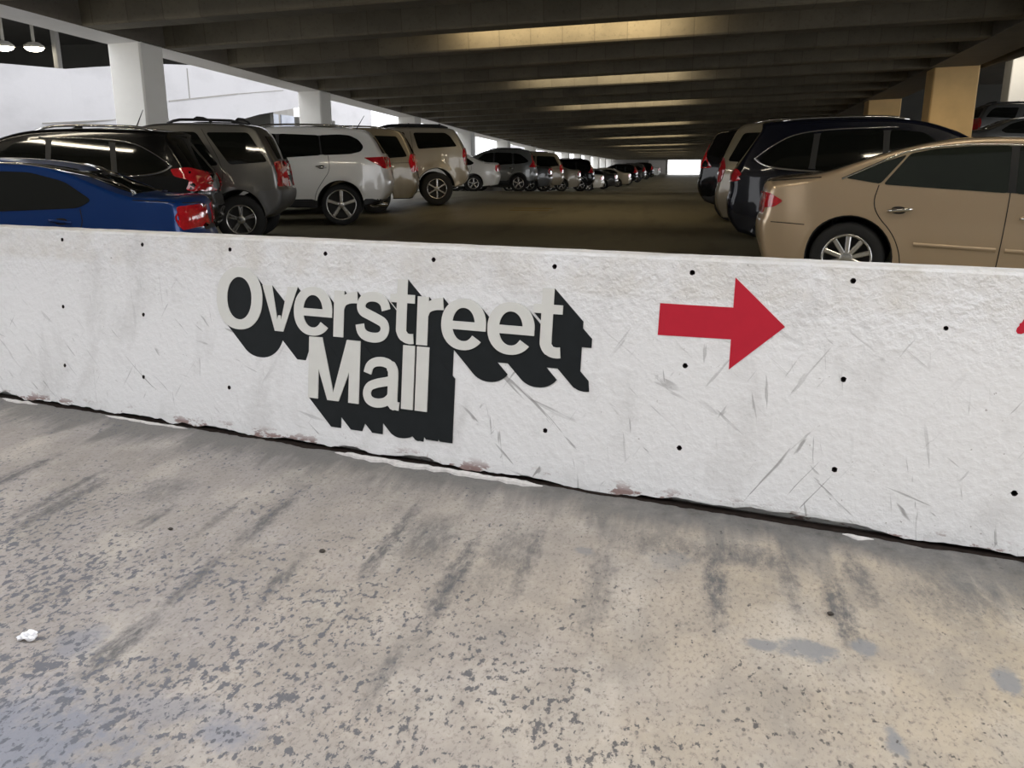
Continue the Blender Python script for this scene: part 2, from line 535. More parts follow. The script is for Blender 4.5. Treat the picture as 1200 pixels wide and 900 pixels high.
bm = bmesh.new()
pts = [(-14, -8), (9, -8)]
p = B0 + E2 * 9.5 + N2 * 0.12
q = B0 - E2 * 6.5 + N2 * 0.12
vs = [bm.verts.new((x, y, 0)) for x, y in ((q.x, -8), (p.x, -8), (p.x, p.y), (q.x, q.y))]
vb = [bm.verts.new((v.co.x, v.co.y, -0.25)) for v in vs]
bm.faces.new(vs)
bm.faces.new(vb[::-1])
for i in range(4):
    bm.faces.new((vs[i], vb[i], vb[(i + 1) % 4], vs[(i + 1) % 4]))
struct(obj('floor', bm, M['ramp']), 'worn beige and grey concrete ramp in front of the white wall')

S0, S1 = -5.5, 9.0


def foot(s):
    """ragged lower edge of the wall face"""
    a = mnoise.noise(Vector((s * 3.1, 1.7, 0))) * 0.020 + mnoise.noise(Vector((s * 11, 4.7, 0))) * 0.010 + mnoise.noise(Vector((s * 29, 0.7, 2))) * 0.005
    b = max(0.0, mnoise.noise(Vector((s * 1.9, 6.1, 3)))) ** 1.5 * 0.05
    return max(0.003, 0.022 + a * 1.5 + b)


bm = bmesh.new()
ncol = int((S1 - S0) / 0.025)
zrow = [0.06, 0.12, 0.25, 0.45, 0.65, 0.85, 1.0, 1.09, 1.14, ZT - 0.012]
prev = None
for i in range(ncol + 1):
    s = S0 + (S1 - S0) * i / ncol
    rag = mnoise.noise(Vector((s * 9, 7.7, 1))) * 0.006 + mnoise.noise(Vector((s * 2, 3.3, 1))) * 0.004
    col = [bm.verts.new((s, BAT * foot(s) + 0.002, foot(s)))]
    for z in zrow:
        wob = 0.0 if z > 1.15 else mnoise.noise(Vector((s * 6, z * 6, 5))) * 0.0025
        col.append(bm.verts.new((s, BAT * z + wob * (0.0 if 0.25 < z < 1.06 else 1.0), z)))
    col.append(bm.verts.new((s, BAT * ZT + 0.012, ZT + rag * 0.6)))
    col.append(bm.verts.new((s, BAT * ZT + 0.17, ZT + rag * 0.3)))
    col.append(bm.verts.new((s, BAT * ZT + 0.19, ZT - 0.02)))
    col.append(bm.verts.new((s, BAT * ZT + 0.19, 0.0)))
    col.append(bm.verts.new((s, 0.07, 0.0)))
    col.append(bm.verts.new((s, 0.05, foot(s) + 0.012)))
    if prev:
        for a in range(len(col)):
            b = (a + 1) % len(col)
            bm.faces.new((prev[a], col[a], col[b], prev[b]))
    else:
        bm.faces.new(col)
    prev = col
bm.faces.new(prev[::-1])
bmesh.ops.recalc_face_normals(bm, faces=bm.faces)
wall = obj('wall_front', bm, [M['white_wall'], M['hole']], mat_world=WALLM)
# formwork tie holes, drilled for real
HOLES = [(c, h) for c in (-0.75, -0.05, 0.65, 1.355, 2.055, 2.735, 3.419, 4.103, 4.789, 5.486, 6.19, 6.9) for h in (1.10, 0.672, 0.277)]
HOLES = [(c, h) for c, h in HOLES if not (1.9 < c < 4.0 and h < 1.0 and not (c < 2.2 and h < 0.4))]
HOLES += [(5.859, 0.926)]
bm = bmesh.new()
for k, (s, h) in enumerate(HOLES):
    r = 0.0125 if k < len(HOLES) - 1 else 0.010
    jx, jz = random.uniform(-.006, .006), random.uniform(-.005, .005)
    ring = []
    for d in (-0.03, 0.035):
        ring.append([bm.verts.new((s + jx + r * math.cos(2 * PI * i / 12) * (1 + 0.15 * math.sin(3 * i + k)), BAT * h + d, h + jz + r * math.sin(2 * PI * i / 12))) for i in range(12)])
    for i in range(12):
        bm.faces.new((ring[0][i], ring[0][(i + 1) % 12], ring[1][(i + 1) % 12], ring[1][i])).material_index = 1
    bm.faces.new(ring[0][::-1]).material_index = 1
    bm.faces.new(ring[1]).material_index = 1
bmesh.ops.recalc_face_normals(bm, faces=bm.faces)
cut = obj('cutter', bm, [M['white_wall'], M['hole']], mat_world=WALLM)
md = wall.modifiers.new('b', 'BOOLEAN')
md.object = cut
md.operation = 'DIFFERENCE'
md.solver = 'EXACT'
dg = bpy.context.evaluated_depsgraph_get()
nm = bpy.data.meshes.new_from_object(wall.evaluated_get(dg))
wall.modifiers.clear()
wall.data = nm
bpy.data.objects.remove(cut)
for p_ in nm.polygons:
    p_.use_smooth = False
struct(wall, 'long white painted concrete parapet wall with small dark tie holes')

# crumbled dark joint under the wall and the chipped mortar ledge in front of it
bm = bmesh.new()
ra, rb = [], []
for i in range(ncol + 1):
    s = S0 + (S1 - S0) * i / ncol
    w = 0.010 + 0.040 * max(0, mnoise.noise(Vector((s * 4, 9.1, 0)))) + 0.014 * mnoise.noise(Vector((s * 21, 2.1, 0)))
    ra.append((bm.verts.new((s, -w, 0.0005)), bm.verts.new((s, -w * 0.5, 0.004))))
    ra[-1] += (bm.verts.new((s, 0.045, 0.006)), bm.verts.new((s, 0.045, 0.0005)))
for a, b in zip(ra, ra[1:]):
    for k in range(3):
        bm.faces.new((a[k], b[k], b[k + 1], a[k + 1]))
struct(obj('trim_joint', bm, M['joint'], mat_world=WALLM), 'dark crumbled joint along the foot of the white wall')


def ledge(name, s0, s1, w, h, lab, y0=-0.025):
    bm = bmesh.new()
    n = max(6, int((s1 - s0) / 0.03))
    rows = []
    for i in range(n + 1):
        s = s0 + (s1 - s0) * i / n
        e = min(1.0, min(i, n - i) / 3.0 + 0.15)
        ww = w * e * (0.75 + 0.6 * mnoise.noise(Vector((s * 14, 3, w * 50))))
        hh = h * e * (0.8 + 0.6 * mnoise.noise(Vector((s * 17, 8, 1))))
        rows.append([bm.verts.new((s, y0 + 0.012 * mnoise.noise(Vector((s * 8, 1, 4))) + dy * ww, z * hh)) for dy, z in ((0, 0), (-0.05, 0.8), (-0.4, 1.0), (-0.9, 0.7), (-1.0, 0))])
    for a, b in zip(rows, rows[1:]):
        for k in range(4):
            bm.faces.new((a[k], a[k + 1], b[k + 1], b[k]))
    bm.faces.new(rows[0][::-1])
    bm.faces.new(rows[-1])
    bmesh.ops.recalc_face_normals(bm, faces=bm.faces)
    return struct(obj(name, bm, M['mortar'], mat_world=WALLM), lab)


ledge('trim_mortar', 2.85, 4.12, 0.055, 0.022, 'long chipped white mortar ledge at the foot of the wall')
ledge('trim_mortar', 0.05, 0.42, 0.04, 0.015, 'short white mortar ledge at the far end of the wall foot')
ledge('trim_mortar', 1.05, 1.75, 0.03, 0.010, 'thin mortar ledge under the plain part of the wall')
ledge('trim_mortar', 5.55, 5.68, 0.04, 0.018, 'small chip of mortar at the wall foot')


# ------------------------------------------------------------------ painted sign
def strip(path, th, n_sub=8):
    """polyline centre path (metres) -> list of quads of constant width th"""
    pts = [Vector(p) for p in path]
    quads = []
    L, R = [], []
    for i, p in enumerate(pts):
        a = pts[max(i - 1, 0)]
        b = pts[min(i + 1, len(pts) - 1)]
        d = (b - a).normalized()
        nn = Vector((-d.y, d.x))
        t = th[i] if isinstance(th, (list, tuple)) else th
        L.append(p + nn * t / 2)
        R.append(p - nn * t / 2)
    for i in range(len(pts) - 1):
        quads.append([R[i], R[i + 1], L[i + 1], L[i]])
    return quads


def catmull(pts, n=6):
    out = []
    P = [Vector(p) for p in pts]
    for i in range(len(P) - 1):
        p0 = P[max(i - 1, 0)]
        p1, p2 = P[i], P[i + 1]
        p3 = P[min(i + 2, len(P) - 1)]
        for k in range(n):
            t = k / n
            out.append(0.5 * ((2 * p1) + (p2 - p0) * t + (2 * p0 - 5 * p1 + 4 * p2 - p3) * t * t + (3 * p1 - p0 - 3 * p2 + p3) * t ** 3))
    out.append(P[-1])
    return out


def glyph(ch, s0, s1, h0, h1):
    w, h = s1 - s0, h1 - h0
    T = 0.070 if ch in 'OMl' else 0.066   # stem
    TH = 0.050                            # thin horizontal stroke
    q = []

    def P(u, v):
        return Vector((s0 + u * w, h0 + v * h))

    def rect(a, b, c, d):
        q.append([Vector((a, c)), Vector((b, c)), Vector((b, d)), Vector((a, d))])

    def sup(ang, rx, ry, pw):
        c, s = math.cos(ang), math.sin(ang)
        return Vector((math.copysign(abs(c) ** (2 / pw), c) * rx, math.copysign(abs(s) ** (2 / pw), s) * ry))
    cx, cy = (s0 + s1) / 2, (h0 + h1) / 2
    C = Vector((cx, cy))
    if ch == 'O':
        n = 48
        for i in range(n):
            a, b = 2 * PI * i / n, 2 * PI * (i + 1) / n
            q.append([C + sup(a, w / 2, h / 2, 2.15), C + sup(b, w / 2, h / 2, 2.15), C + sup(b, w / 2 - 0.078, h / 2 - 0.058, 2.1), C + sup(a, w / 2 - 0.078, h / 2 - 0.058, 2.1)])
    elif ch == 'e':
        n = 44
        a0, a1 = 0.0, math.radians(322)
        for i in range(n):
            a, b = a0 + (a1 - a0) * i / n, a0 + (a1 - a0) * (i + 1) / n
            q.append([C + sup(a, w / 2, h / 2, 2.15), C + sup(b, w / 2, h / 2, 2.15), C + sup(b, w / 2 - 0.064, h / 2 - 0.046, 2.1), C + sup(a, w / 2 - 0.064, h / 2 - 0.046, 2.1)])
        rect(s0 + 0.03, s1 - 0.001, cy - 0.027, cy + 0.015)
    elif ch == 'v':
        q.append([P(0, 1), P(0.5 - 0.12, 0), P(0.5 + 0.0, 0), P(0.27, 1)])
        q.append([P(0.5 - 0.005, 0), P(0.62, 0), P(1, 1), P(0.73, 1)])
        q.append([P(0.38, 0), P(0.62, 0), P(0.53, 0.35), P(0.47, 0.35)])
    elif ch == 'l':
        rect(s0, s1, h0, h1)
    elif ch == 'M':
        t = 0.068
        rect(s0, s0 + t, h0, h1)
        rect(s1 - t, s1, h0, h1)
        q.append([Vector((s0, h1)), Vector((cx - 0.038, h0)), Vector((cx + 0.012, h0)), Vector((s0 + 0.088, h1))])
        q.append([Vector((cx - 0.012, h0)), Vector((cx + 0.038, h0)), Vector((s1, h1)), Vector((s1 - 0.088, h1))])
    elif ch == 'r':
        rect(s0, s0 + T, h0, h0 + h * 0.985)
        pth = catmull([(s0 + T * 0.55, h0 + h * 0.52), (s0 + T * 0.85, h0 + h * 0.74), (s0 + w * 0.66, h1 - 0.042), (s1, h1 - 0.034)], 6)
        n = len(pth)
        q += strip(pth, [0.045 + 0.02 * i / (n - 1) for i in range(n)])
    elif ch == 't':
        xs = s0 + w * 0.27
        rect(xs, xs + 0.062, h0 + 0.07, h1)
        rect(s0, s1 - w * 0.02, h0 + h * 0.635, h0 + h * 0.765)
        pth = catmull([(xs + 0.031, h0 + 0.10), (xs + 0.033, h0 + 0.060), (xs + 0.055, h0 + 0.034), (s1 - 0.03, h0 + 0.026), (s1 - 0.004, h0 + 0.028)], 6)
        q += strip(pth, [0.062] * 6 + [0.058] * 6 + [0.053] * (len(pth) - 12))
    elif ch == 's':
        pts = [(.86, .66), (.80, .80), (.68, .885), (.50, .915), (.31, .885), (.19, .80), (.16, .69), (.22, .60), (.38, .545), (.60, .475), (.78, .405), (.845, .30), (.81, .18), (.69, .105), (.50, .085), (.30, .115), (.18, .20), (.135, .335)]
        q += strip(catmull([P(u, v) for u, v in pts], 4), 0.053)
    elif ch == 'a':
        pts = [(.13, .66), (.18, .80), (.30, .885), (.49, .915), (.67, .88), (.77, .79), (.795, .66), (.795, .16), (.83, .085), (.97, .065)]
        pa = catmull([P(u, v) for u, v in pts], 5)
        q += strip(pa, [0.050 if i < 22 else 0.062 for i in range(len(pa))][:-8] + [0.056] * 4 + [0.045] * 4)
        pb = [(.80, .585), (.62, .53), (.38, .475), (.20, .40), (.13, .27), (.17, .15), (.29, .09), (.45, .085), (.62, .13), (.75, .235), (.80, .37)]
        q += strip(catmull([P(u, v) for u, v in pb], 5), 0.049)
    return q


GLY1 = [('O', 1.958, 2.298, .636, 1.000), ('v', 2.299, 2.548, .648, .906), ('e', 2.527, 2.790, .641, .915), ('r', 2.802, 2.955, .648, .908), ('s', 2.945, 3.174, .640, .908), ('t', 3.168, 3.322, .648, .988), ('r', 3.338, 3.492, .648, .908), ('e', 3.486, 3.747, .643, .908), ('e', 3.756, 4.018, .643, .908), ('t', 4.008, 4.166, .648, .990)]
GLY2 = [('M', 2.640, 2.984, .288, .637), ('a', 3.005, 3.253, .284, .560), ('l', 3.260, 3.333, .294, .639), ('l', 3.346, 3.420, .294, .639)]
SV = Vector((0.160, -0.152))
SVL = Vector((0.172, -0.152))


def flat_extrude(bm, poly, y_front, y_back):
    """polygon in (s, h) on the battered wall face, standing y_front off it"""
    area = sum(poly[i].x * poly[(i + 1) % len(poly)].y - poly[(i + 1) % len(poly)].x * poly[i].y for i in range(len(poly)))
    if area < 0:
        poly = poly[::-1]
    f = [bm.verts.new((p.x, BAT * p.y - y_front, p.y)) for p in poly]
    b = [bm.verts.new((p.x, BAT * p.y - y_back, p.y)) for p in poly]
    bm.faces.new(f)
    for i in range(len(poly)):
        j = (i + 1) % len(poly)
        bm.faces.new((f[j], f[i], b[i], b[j]))


sign = thing('wall_sign', 'painted black and cream lettering sign reading Overstreet Mall on white wall', 'sign')
sign.matrix_world = WALLM @ Matrix.Translation((3.06, 0, 0))
SHIFT = Matrix.Translation((-3.06, 0, 0))
quads_all = []
bmw = bmesh.new()
k = 0
for g in GLY1:
    qs = glyph(*g)
    quads_all += qs
    for qd in qs:
        flat_extrude(bmw, qd, 0.0062 + k * 0.000012, 0.001)
        k += 1
bmw.transform(SHIFT)
bm2 = bmesh.new()
for g in GLY2:
    qs = glyph(*g)
    quads_all += qs
    for qd in qs:
        flat_extrude(bm2, qd, 0.0062 + k * 0.000012, 0.001)
        k += 1
bm2.transform(SHIFT)
bmb = bmesh.new()
k = 0
for qd in quads_all:
    p2 = [p.copy() for p in qd] + [p + SV for p in qd]
    idx = convex_hull_2d(p2)
    flat_extrude(bmb, [p2[i] for i in idx], 0.0012 + k * 0.000006, 0.0005)
    k += 1
# solid black field behind the word pairs, where the drop shadows meet
for r in ((2.70, 3.50, .60, .70), (3.0, 3.5, .3, .66), (2.80, 3.03, .45, .66)):
    flat_extrude(bmb, [Vector((r[0], r[2])), Vector((r[1], r[2])), Vector((r[1], r[3])), Vector((r[0], r[3]))], 0.0010, 0.0005)
bmb.transform(SHIFT)
o = obj('drop_shadow', bmb, M['sign_black'], sign)
o['label'] = 'black block shadow behind the letters'
o = obj('lettering', bmw, M['sign_white'], sign)
o['label'] = 'cream letters Overstreet'
o = obj('lettering', bm2, M['sign_white'], sign)
o['label'] = 'cream letters Mall'

bm = bmesh.new()
AR = [Vector(p) for p in ((4.647, .952), (4.987, .954), (4.985, 1.090), (5.221, .884), (4.991, .672), (4.989, .810), (4.647, .803))]
f = [bm.verts.new((p.x - 4.93, BAT * p.y - 0.002, p.y)) for p in AR]
b = [bm.verts.new((p.x - 4.93, BAT * p.y - 0.0003, p.y)) for p in AR]
bm.faces.new(f)
for i in range(7):
    bm.faces.new((f[i], f[(i + 1) % 7], b[(i + 1) % 7], b[i]))
bmesh.ops.recalc_face_normals(bm, faces=bm.faces)
tag(obj('painted_arrow', bm, M['red'], mat_world=WALLM @ Matrix.Translation((4.93, 0, 0))), 'solid red painted arrow pointing right on the white wall', 'arrow')
bm = bmesh.new()
MK = [Vector(p) for p in ((6.115, .935), (6.117, .948), (6.124, .958), (6.124, .966), (6.131, .970), (6.137, .984), (6.20, 1.04), (6.30, 1.09), (6.42, 1.04), (6.34, .97), (6.24, .935), (6.16, .933), (6.145, .931), (6.135, .925), (6.121, .926))]
f = [bm.verts.new((p.x - 6.25, BAT * p.y - 0.002, p.y)) for p in MK]
b = [bm.verts.new((p.x - 6.25, BAT * p.y - 0.0003, p.y)) for p in MK]
bm.faces.new(f)
for i in range(len(MK)):
    j = (i + 1) % len(MK)
    bm.faces.new((f[i], f[j], b[j], b[i]))
bmesh.ops.recalc_face_normals(bm, faces=bm.faces)
tag(obj('painted_mark', bm, M['red'], mat_world=WALLM @ Matrix.Translation((6.25, 0, 0))), 'rounded edge of another red painted mark, cut off at right end of wall', 'painted mark')

# ------------------------------------------------------------------ litter on the ramp
bm = bmesh.new()
bmesh.ops.create_icosphere(bm, subdivisions=3, radius=0.5)
for v in bm.verts:
    d = mnoise.noise(v.co * 3.1) * 0.35 + abs(mnoise.noise(v.co * 6.7)) * 0.35
    v.co *= 0.75 + d
    v.co.x *= 0.062
    v.co.y *= 0.050
    v.co.z = v.co.z * 0.040
mz = min(v.co.z for v in bm.verts)
for v in bm.verts:
    v.co.z -= mz
n0 = len(bm.verts)
ret = bmesh.ops.create_icosphere(bm, subdivisions=2, radius=0.5)
for v in ret['verts']:
    v.co *= 0.8 + mnoise.noise(v.co * 5) * 0.5
    v.co = Vector((v.co.x * 0.03 - 0.034, v.co.y * 0.028 - 0.006, v.co.z * 0.022 + 0.011))
tag(obj('crumpled_paper', bm, M['paper'], loc=(-2.142, 2.25, 0.0)), 'crumpled scrap of white paper lying on the ramp floor', 'paper')


def pebble(x, y, rx, ry, rz, lab):
    bm = bmesh.new()
    bmesh.ops.create_icosphere(bm, subdivisions=2, radius=1)
    for v in bm.verts:
        v.co *= 0.85 + 0.35 * mnoise.noise(v.co * 1.7 + Vector((x * 9, y * 9, 0)))
        v.co = Vector((v.co.x * rx, v.co.y * ry, v.co.z * rz))
    mz = min(v.co.z for v in bm.verts)
    for v in bm.verts:
        v.co.z -= mz
    tag(obj('pebble', bm, M['pebble'], smooth_shade=True, loc=(x, y, 0)), lab, 'pebble', 'dark pebbles on the ramp floor')


pebble(-1.434, 3.093, 0.016, 0.014, 0.008, 'small dark pebble on the ramp in front of the word Mall')
pebble(-2.193, 3.171, 0.014, 0.011, 0.007, 'small dark pebble on the ramp below the letter O')
pebble(0.591, 2.968, 0.014, 0.012, 0.008, 'small dark pebble on the ramp in front of the red arrow')

# ------------------------------------------------------------------ garage deck
bm = bmesh.new()
YS = [3.7 + i * (121 - 3.7) / 160 for i in range(161)]
for y_ in (8.6, 10.7, 12.8, 16.2, 21, 24, 30, 60, 75):
    YS.append(y_)
YS = sorted(YS)
XL, XR = -11.0, 7.8
rows = []
for y in YS:
    yl = y
    a0 = max(y, 3.95 + (-XL) * 0.2266 + 0.12) if y < 8 else y
    rows.append([bm.verts.new((XL, y, fzx(XL, y))), bm.verts.new((1.0, y, fz(y))), bm.verts.new((XR, y, fz(y))), bm.verts.new((XR, y, fz(y) - 0.3)), bm.verts.new((XL, y, fzx(XL, y) - 0.3))])
for a, b in zip(rows, rows[1:]):
    for k in range(5):
        bm.faces.new((a[k], a[(k + 1) % 5], b[(k + 1) % 5], b[k]))
bm.faces.new(rows[0][::-1])
bm.faces.new(rows[-1])
# keep the deck behind the wall
bmesh.ops.bisect_plane(bm, geom=bm.verts[:] + bm.edges[:] + bm.faces[:], plane_co=B0 + N2 * 0.36, plane_no=N2, clear_inner=True)
bmesh.ops.recalc_face_normals(bm, faces=bm.faces)
struct(obj('floor_garage', bm, M['lane']), 'dim olive brown concrete deck of the garage lane')

bm = bmesh.new()
for (x0, x1, y0, y1) in ((-3.9, -3.0, 19.2, 19.32), (-3.9, -3.0, 19.75, 19.87)):
    add_hex(bm, [(x0, y0, fz(y0) + 0.001), (x1, y0, fz(y0) + 0.001), (x1, y1, fz(y1) + 0.001), (x0, y1, fz(y1) + 0.001),
                 (x0, y0, fz(y0) + 0.005), (x1, y0, fz(y0) + 0.005), (x1, y1, fz(y1) + 0.005), (x0, y1, fz(y1) + 0.005)])
struct(obj('floor_marking', bm, M['yellow']), 'faded yellow paint bars on the garage lane')

# outside ground far below
bm = bmesh.new()
add_box(bm, -70, 60, -40, 240, -4.6, -4.5)
struct(obj('floor_outside', bm, M['ground']), 'pale ground outside the garage')

# ------------------------------------------------------------------ ceiling
bm = bmesh.new()
ys = [2.8, 8, 14, 30, 45, 60, 80, 121]
for xa, xb, dz in ((-10.15, 7.2, 0.62),):
    rows = []
    for y in ys:
        rows.append([bm.verts.new((xa, y, zc(xa, y) + dz)), bm.verts.new((xb, y, zc(xb, y) + dz)), bm.verts.new((xb, y, zc(xb, y) + dz + 0.3)), bm.verts.new((xa, y, zc(xa, y) + dz + 0.3))])
    for a, b in zip(rows, rows[1:]):
        for k in range(4):
            bm.faces.new((a[k], a[(k + 1) % 4], b[(k + 1) % 4], b[k]))
    bm.faces.new(rows[0][::-1])
    bm.faces.new(rows[-1])
bmesh.ops.recalc_face_normals(bm, faces=bm.faces)
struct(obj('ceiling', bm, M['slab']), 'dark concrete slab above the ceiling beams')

BEAM_Y = [6.1 + 2.26 * i for i in range(-1, 51)]
for y in BEAM_Y:
    bm = bmesh.new()
    w = 0.55
    x0, x1 = -9.5, 6.0
    n = 8
    rows = []
    for i in range(n + 1):
        x = x0 + (x1 - x0) * i / n
        z = zc(x, y)
        rows.append([bm.verts.new((x, yy, zz)) for yy, zz in ((y, z + 0.03), (y + 0.03, z), (y + w - 0.03, z), (y + w, z + 0.03), (y + w + 0.06, z + 0.7), (y - 0.06, z + 0.7))])
    for a, b in zip(rows, rows[1:]):
        for k in range(6):
            bm.faces.new((a[k], a[(k + 1) % 6], b[(k + 1) % 6], b[k]))
    bm.faces.new(rows[0][::-1])
    bm.faces.new(rows[-1])
    bmesh.ops.recalc_face_normals(bm, faces=bm.faces)
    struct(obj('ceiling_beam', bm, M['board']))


def long_beam(name, xa, xb, ya, yb, dz0, dz1, mat, lab):
    bm = bmesh.new()
    n = 40
    rows = []
    for i in range(n + 1):
        y = ya + (yb - ya) * i / n
        rows.append([bm.verts.new((x, y, zc(x, y) + d)) for x, d in ((xa, dz0), (xb, dz0), (xb, dz1), (xa, dz1))])
    for a, b in zip(rows, rows[1:]):
        for k in range(4):
            bm.faces.new((a[k], a[(k + 1) % 4], b[(k + 1) % 4], b[k]))
    bm.faces.new(rows[0][::-1])
    bm.faces.new(rows[-1])
    bmesh.ops.recalc_face_normals(bm, faces=bm.faces)
    if isinstance(mat, list):
        for f in bm.faces:
            if abs(f.normal.x) > 0.7:
                f.material_index = 1
    return struct(obj(name, bm, mat), lab)


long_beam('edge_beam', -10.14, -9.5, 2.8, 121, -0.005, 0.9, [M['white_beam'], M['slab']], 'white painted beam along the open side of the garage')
long_beam('edge_beam', 5.8, 6.95, 2.8, 121, -0.005, 0.9, M['slab'], 'dark concrete beam over the tan piers')


def column(name, x0, x1, y0, y1, zb, zt, mat, lab, cut=0.03):
    bm = bmesh.new()
    c = cut
    ring = [(x0 + c, y0), (x1 - c, y0), (x1, y0 + c), (x1, y1 - c), (x1 - c, y1), (x0 + c, y1), (x0, y1 - c), (x0, y0 + c)]
    lo = [bm.verts.new((x, y, zb)) for x, y in ring]
    hi = [bm.verts.new((x, y, (zt(x, y) if callable(zt) else zt))) for x, y in ring]
    bm.faces.new(lo[::-1])
    bm.faces.new(hi)
    for i in range(8):
        bm.faces.new((lo[i], lo[(i + 1) % 8], hi[(i + 1) % 8], hi[i]))
    bmesh.ops.recalc_face_normals(bm, faces=bm.faces)
    return struct(obj(name, bm, mat), lab)


for i in range(-1, 13):
    y = lerp_table([(-1, 6.2), (0, 14.35), (1, 22.05), (2, 30.2), (12, 112.0)], i)
    column('column', -10.14, -9.5, y, y + 0.70, fz(y) - 0.05, lambda x, y: zc(x, y) + 0.01, M['white_col'], 'white painted column on the open side')
for i in range(-1, 6):
    y = 24.2 + 8.05 * i
    column('column', 5.92, 6.98, y, y + 0.75, fz(y) - 0.05, lambda x, y: zc(x, y) + 0.01, M['tan_col'], 'tan painted concrete pier')

# far end wall with its bright opening
bm = bmesh.new()
yw = 121.0
add_box(bm, -12, -2.62, yw, yw + 0.4, -0.5, 4.0)
add_box(bm, 1.7, 9, yw, yw + 0.4, -0.5, 4.0)
add_box(bm, -2.62, 1.7, yw, yw + 0.4, 1.78, 4.0)
struct(obj('wall_far', bm, M['grey_conc']), 'end wall of the garage around a bright exit opening')
bm = bmesh.new()
add_box(bm, -12, 12, 121.5, 170, -0.6, -0.16)
struct(obj('floor_exit', bm, M['ground']), 'sunlit pavement beyond the exit')

# right-hand bay on a higher deck
bm = bmesh.new()
UP = [(12, 0.41), (44, 2.27), (70, 2.27)]
rows = [[bm.verts.new((7.85, y, z)), bm.verts.new((30, y, z)), bm.verts.new((30, y, z - 0.3)), bm.verts.new((7.85, y, z - 0.3))] for y, z in UP]
for a, b in zip(rows, rows[1:]):
    for k in range(4):
        bm.faces.new((a[k], a[(k + 1) % 4], b[(k + 1) % 4], b[k]))
bm.faces.new(rows[0][::-1])
bm.faces.new(rows[-1])
bmesh.ops.recalc_face_normals(bm, faces=bm.faces)
struct(obj('floor_upper', bm, M['lane']), 'higher parking deck beyond the tan piers')
bm = bmesh.new()
add_box(bm, 7.3, 30, 10, 70, 6.32, 6.6)
add_box(bm, 7.22, 7.34, 10, 70, 3.9, 6.6)
struct(obj('ceiling_upper', bm, M['slab']), 'ceiling over the higher deck')
for i in range(9):
    y = 22.2 + 2.4 * i
    bm = bmesh.new()
    add_box(bm, 7.34, 30, y, y + 0.5, 5.85, 6.35)
    struct(obj('ceiling_beam', bm, M['board']))
bm = bmesh.new()
add_box(bm, 7.85, 30, 62, 62.4, 1.2, 6.4)
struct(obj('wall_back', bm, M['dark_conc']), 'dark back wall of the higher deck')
column('column', 12.25, 13.75, 38.5, 39.4, 1.9, 6.33, M['white_col'], 'pale column on the higher deck')

# ------------------------------------------------------------------ outside left: white ramp parapet and the building behind it
bm = bmesh.new()
TOPW = [(14.0, 3.55), (18.6, 3.82), (20.95, 3.93), (22.6, 4.16), (25.2, 4.49), (31.3, 5.0), (39.0, 5.6)]
BOT = [(14.0, 0.55), (18.6, 1.0), (20.95, 1.45), (22.6, 1.75), (25.2, 2.26), (31.3, 3.31), (39.0, 4.3)]
rows = []
for (y, zt), (_, zb) in zip(TOPW, BOT):
    dx = 0.5 * max(0, (20.95 - y) / 7.0)
    rows.append([bm.verts.new((-16 + dx, y, zb)), bm.verts.new((-16 + dx, y, zt)), bm.verts.new((-16.35 + dx, y, zt)), bm.verts.new((-16.35 + dx, y, zb))])
for a, b in zip(rows, rows[1:]):
    for k in range(4):
        bm.faces.new((a[k], a[(k + 1) % 4], b[(k + 1) % 4], b[k]))
bm.faces.new(rows[0][::-1])
bm.faces.new(rows[-1])
bmesh.ops.recalc_face_normals(bm, faces=bm.faces)
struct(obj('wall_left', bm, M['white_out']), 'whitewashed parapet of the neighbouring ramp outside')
# formwork joints on it (a shallow dark reveal)
bm = bmesh.new()


def joint(p0, p1, w):
    (ya, za), (yb, zb) = p0, p1
    d = Vector((yb - ya, zb - za)).normalized()
    nn = Vector((-d.y, d.x)) * w / 2
    pts2 = [(ya + nn.x, za + nn.y), (ya - nn.x, za - nn.y), (yb - nn.x, zb - nn.y), (yb + nn.x, zb + nn.y)]
    fr = []
    for x in (-15.985, -16.05):
        fr += [(x + 0.5 * max(0, (20.95 - y) / 7.0), y, z) for y, z in pts2]
    add_hex(bm, fr)


joint((19.6, 2.52), (22.4, 2.72), 0.03)
joint((22.4, 2.72), (23.2, 2.82), 0.02)
joint((25.4, 3.42), (29.8, 3.95), 0.04)
joint((29.8, 3.95), (33.5, 4.35), 0.025)
joint((26.6, 3.58), (26.6, 4.5), 0.04)
bmesh.ops.recalc_face_normals(bm, faces=bm.faces)
struct(obj('trim_joint', bm, M['grey_conc']), 'dark formwork joints on the white outer parapet')

# neighbouring parking deck: dark void above the parapet
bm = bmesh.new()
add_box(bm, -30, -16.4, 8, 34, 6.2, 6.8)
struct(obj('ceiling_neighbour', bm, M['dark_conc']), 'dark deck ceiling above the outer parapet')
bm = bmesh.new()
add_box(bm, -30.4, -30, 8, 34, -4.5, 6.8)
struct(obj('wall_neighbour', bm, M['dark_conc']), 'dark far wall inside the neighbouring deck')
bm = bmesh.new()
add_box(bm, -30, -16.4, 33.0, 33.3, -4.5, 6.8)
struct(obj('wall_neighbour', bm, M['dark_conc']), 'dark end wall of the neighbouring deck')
column('column', -20.2, -20.0, 25.75, 25.95, 0.5, 6.2, M['grey_conc'], 'grey post inside the neighbouring deck')
column('column', -24.2, -24.0, 27.6, 27.8, 0.5, 6.2, M['grey_conc'], 'second grey post inside the neighbouring deck')


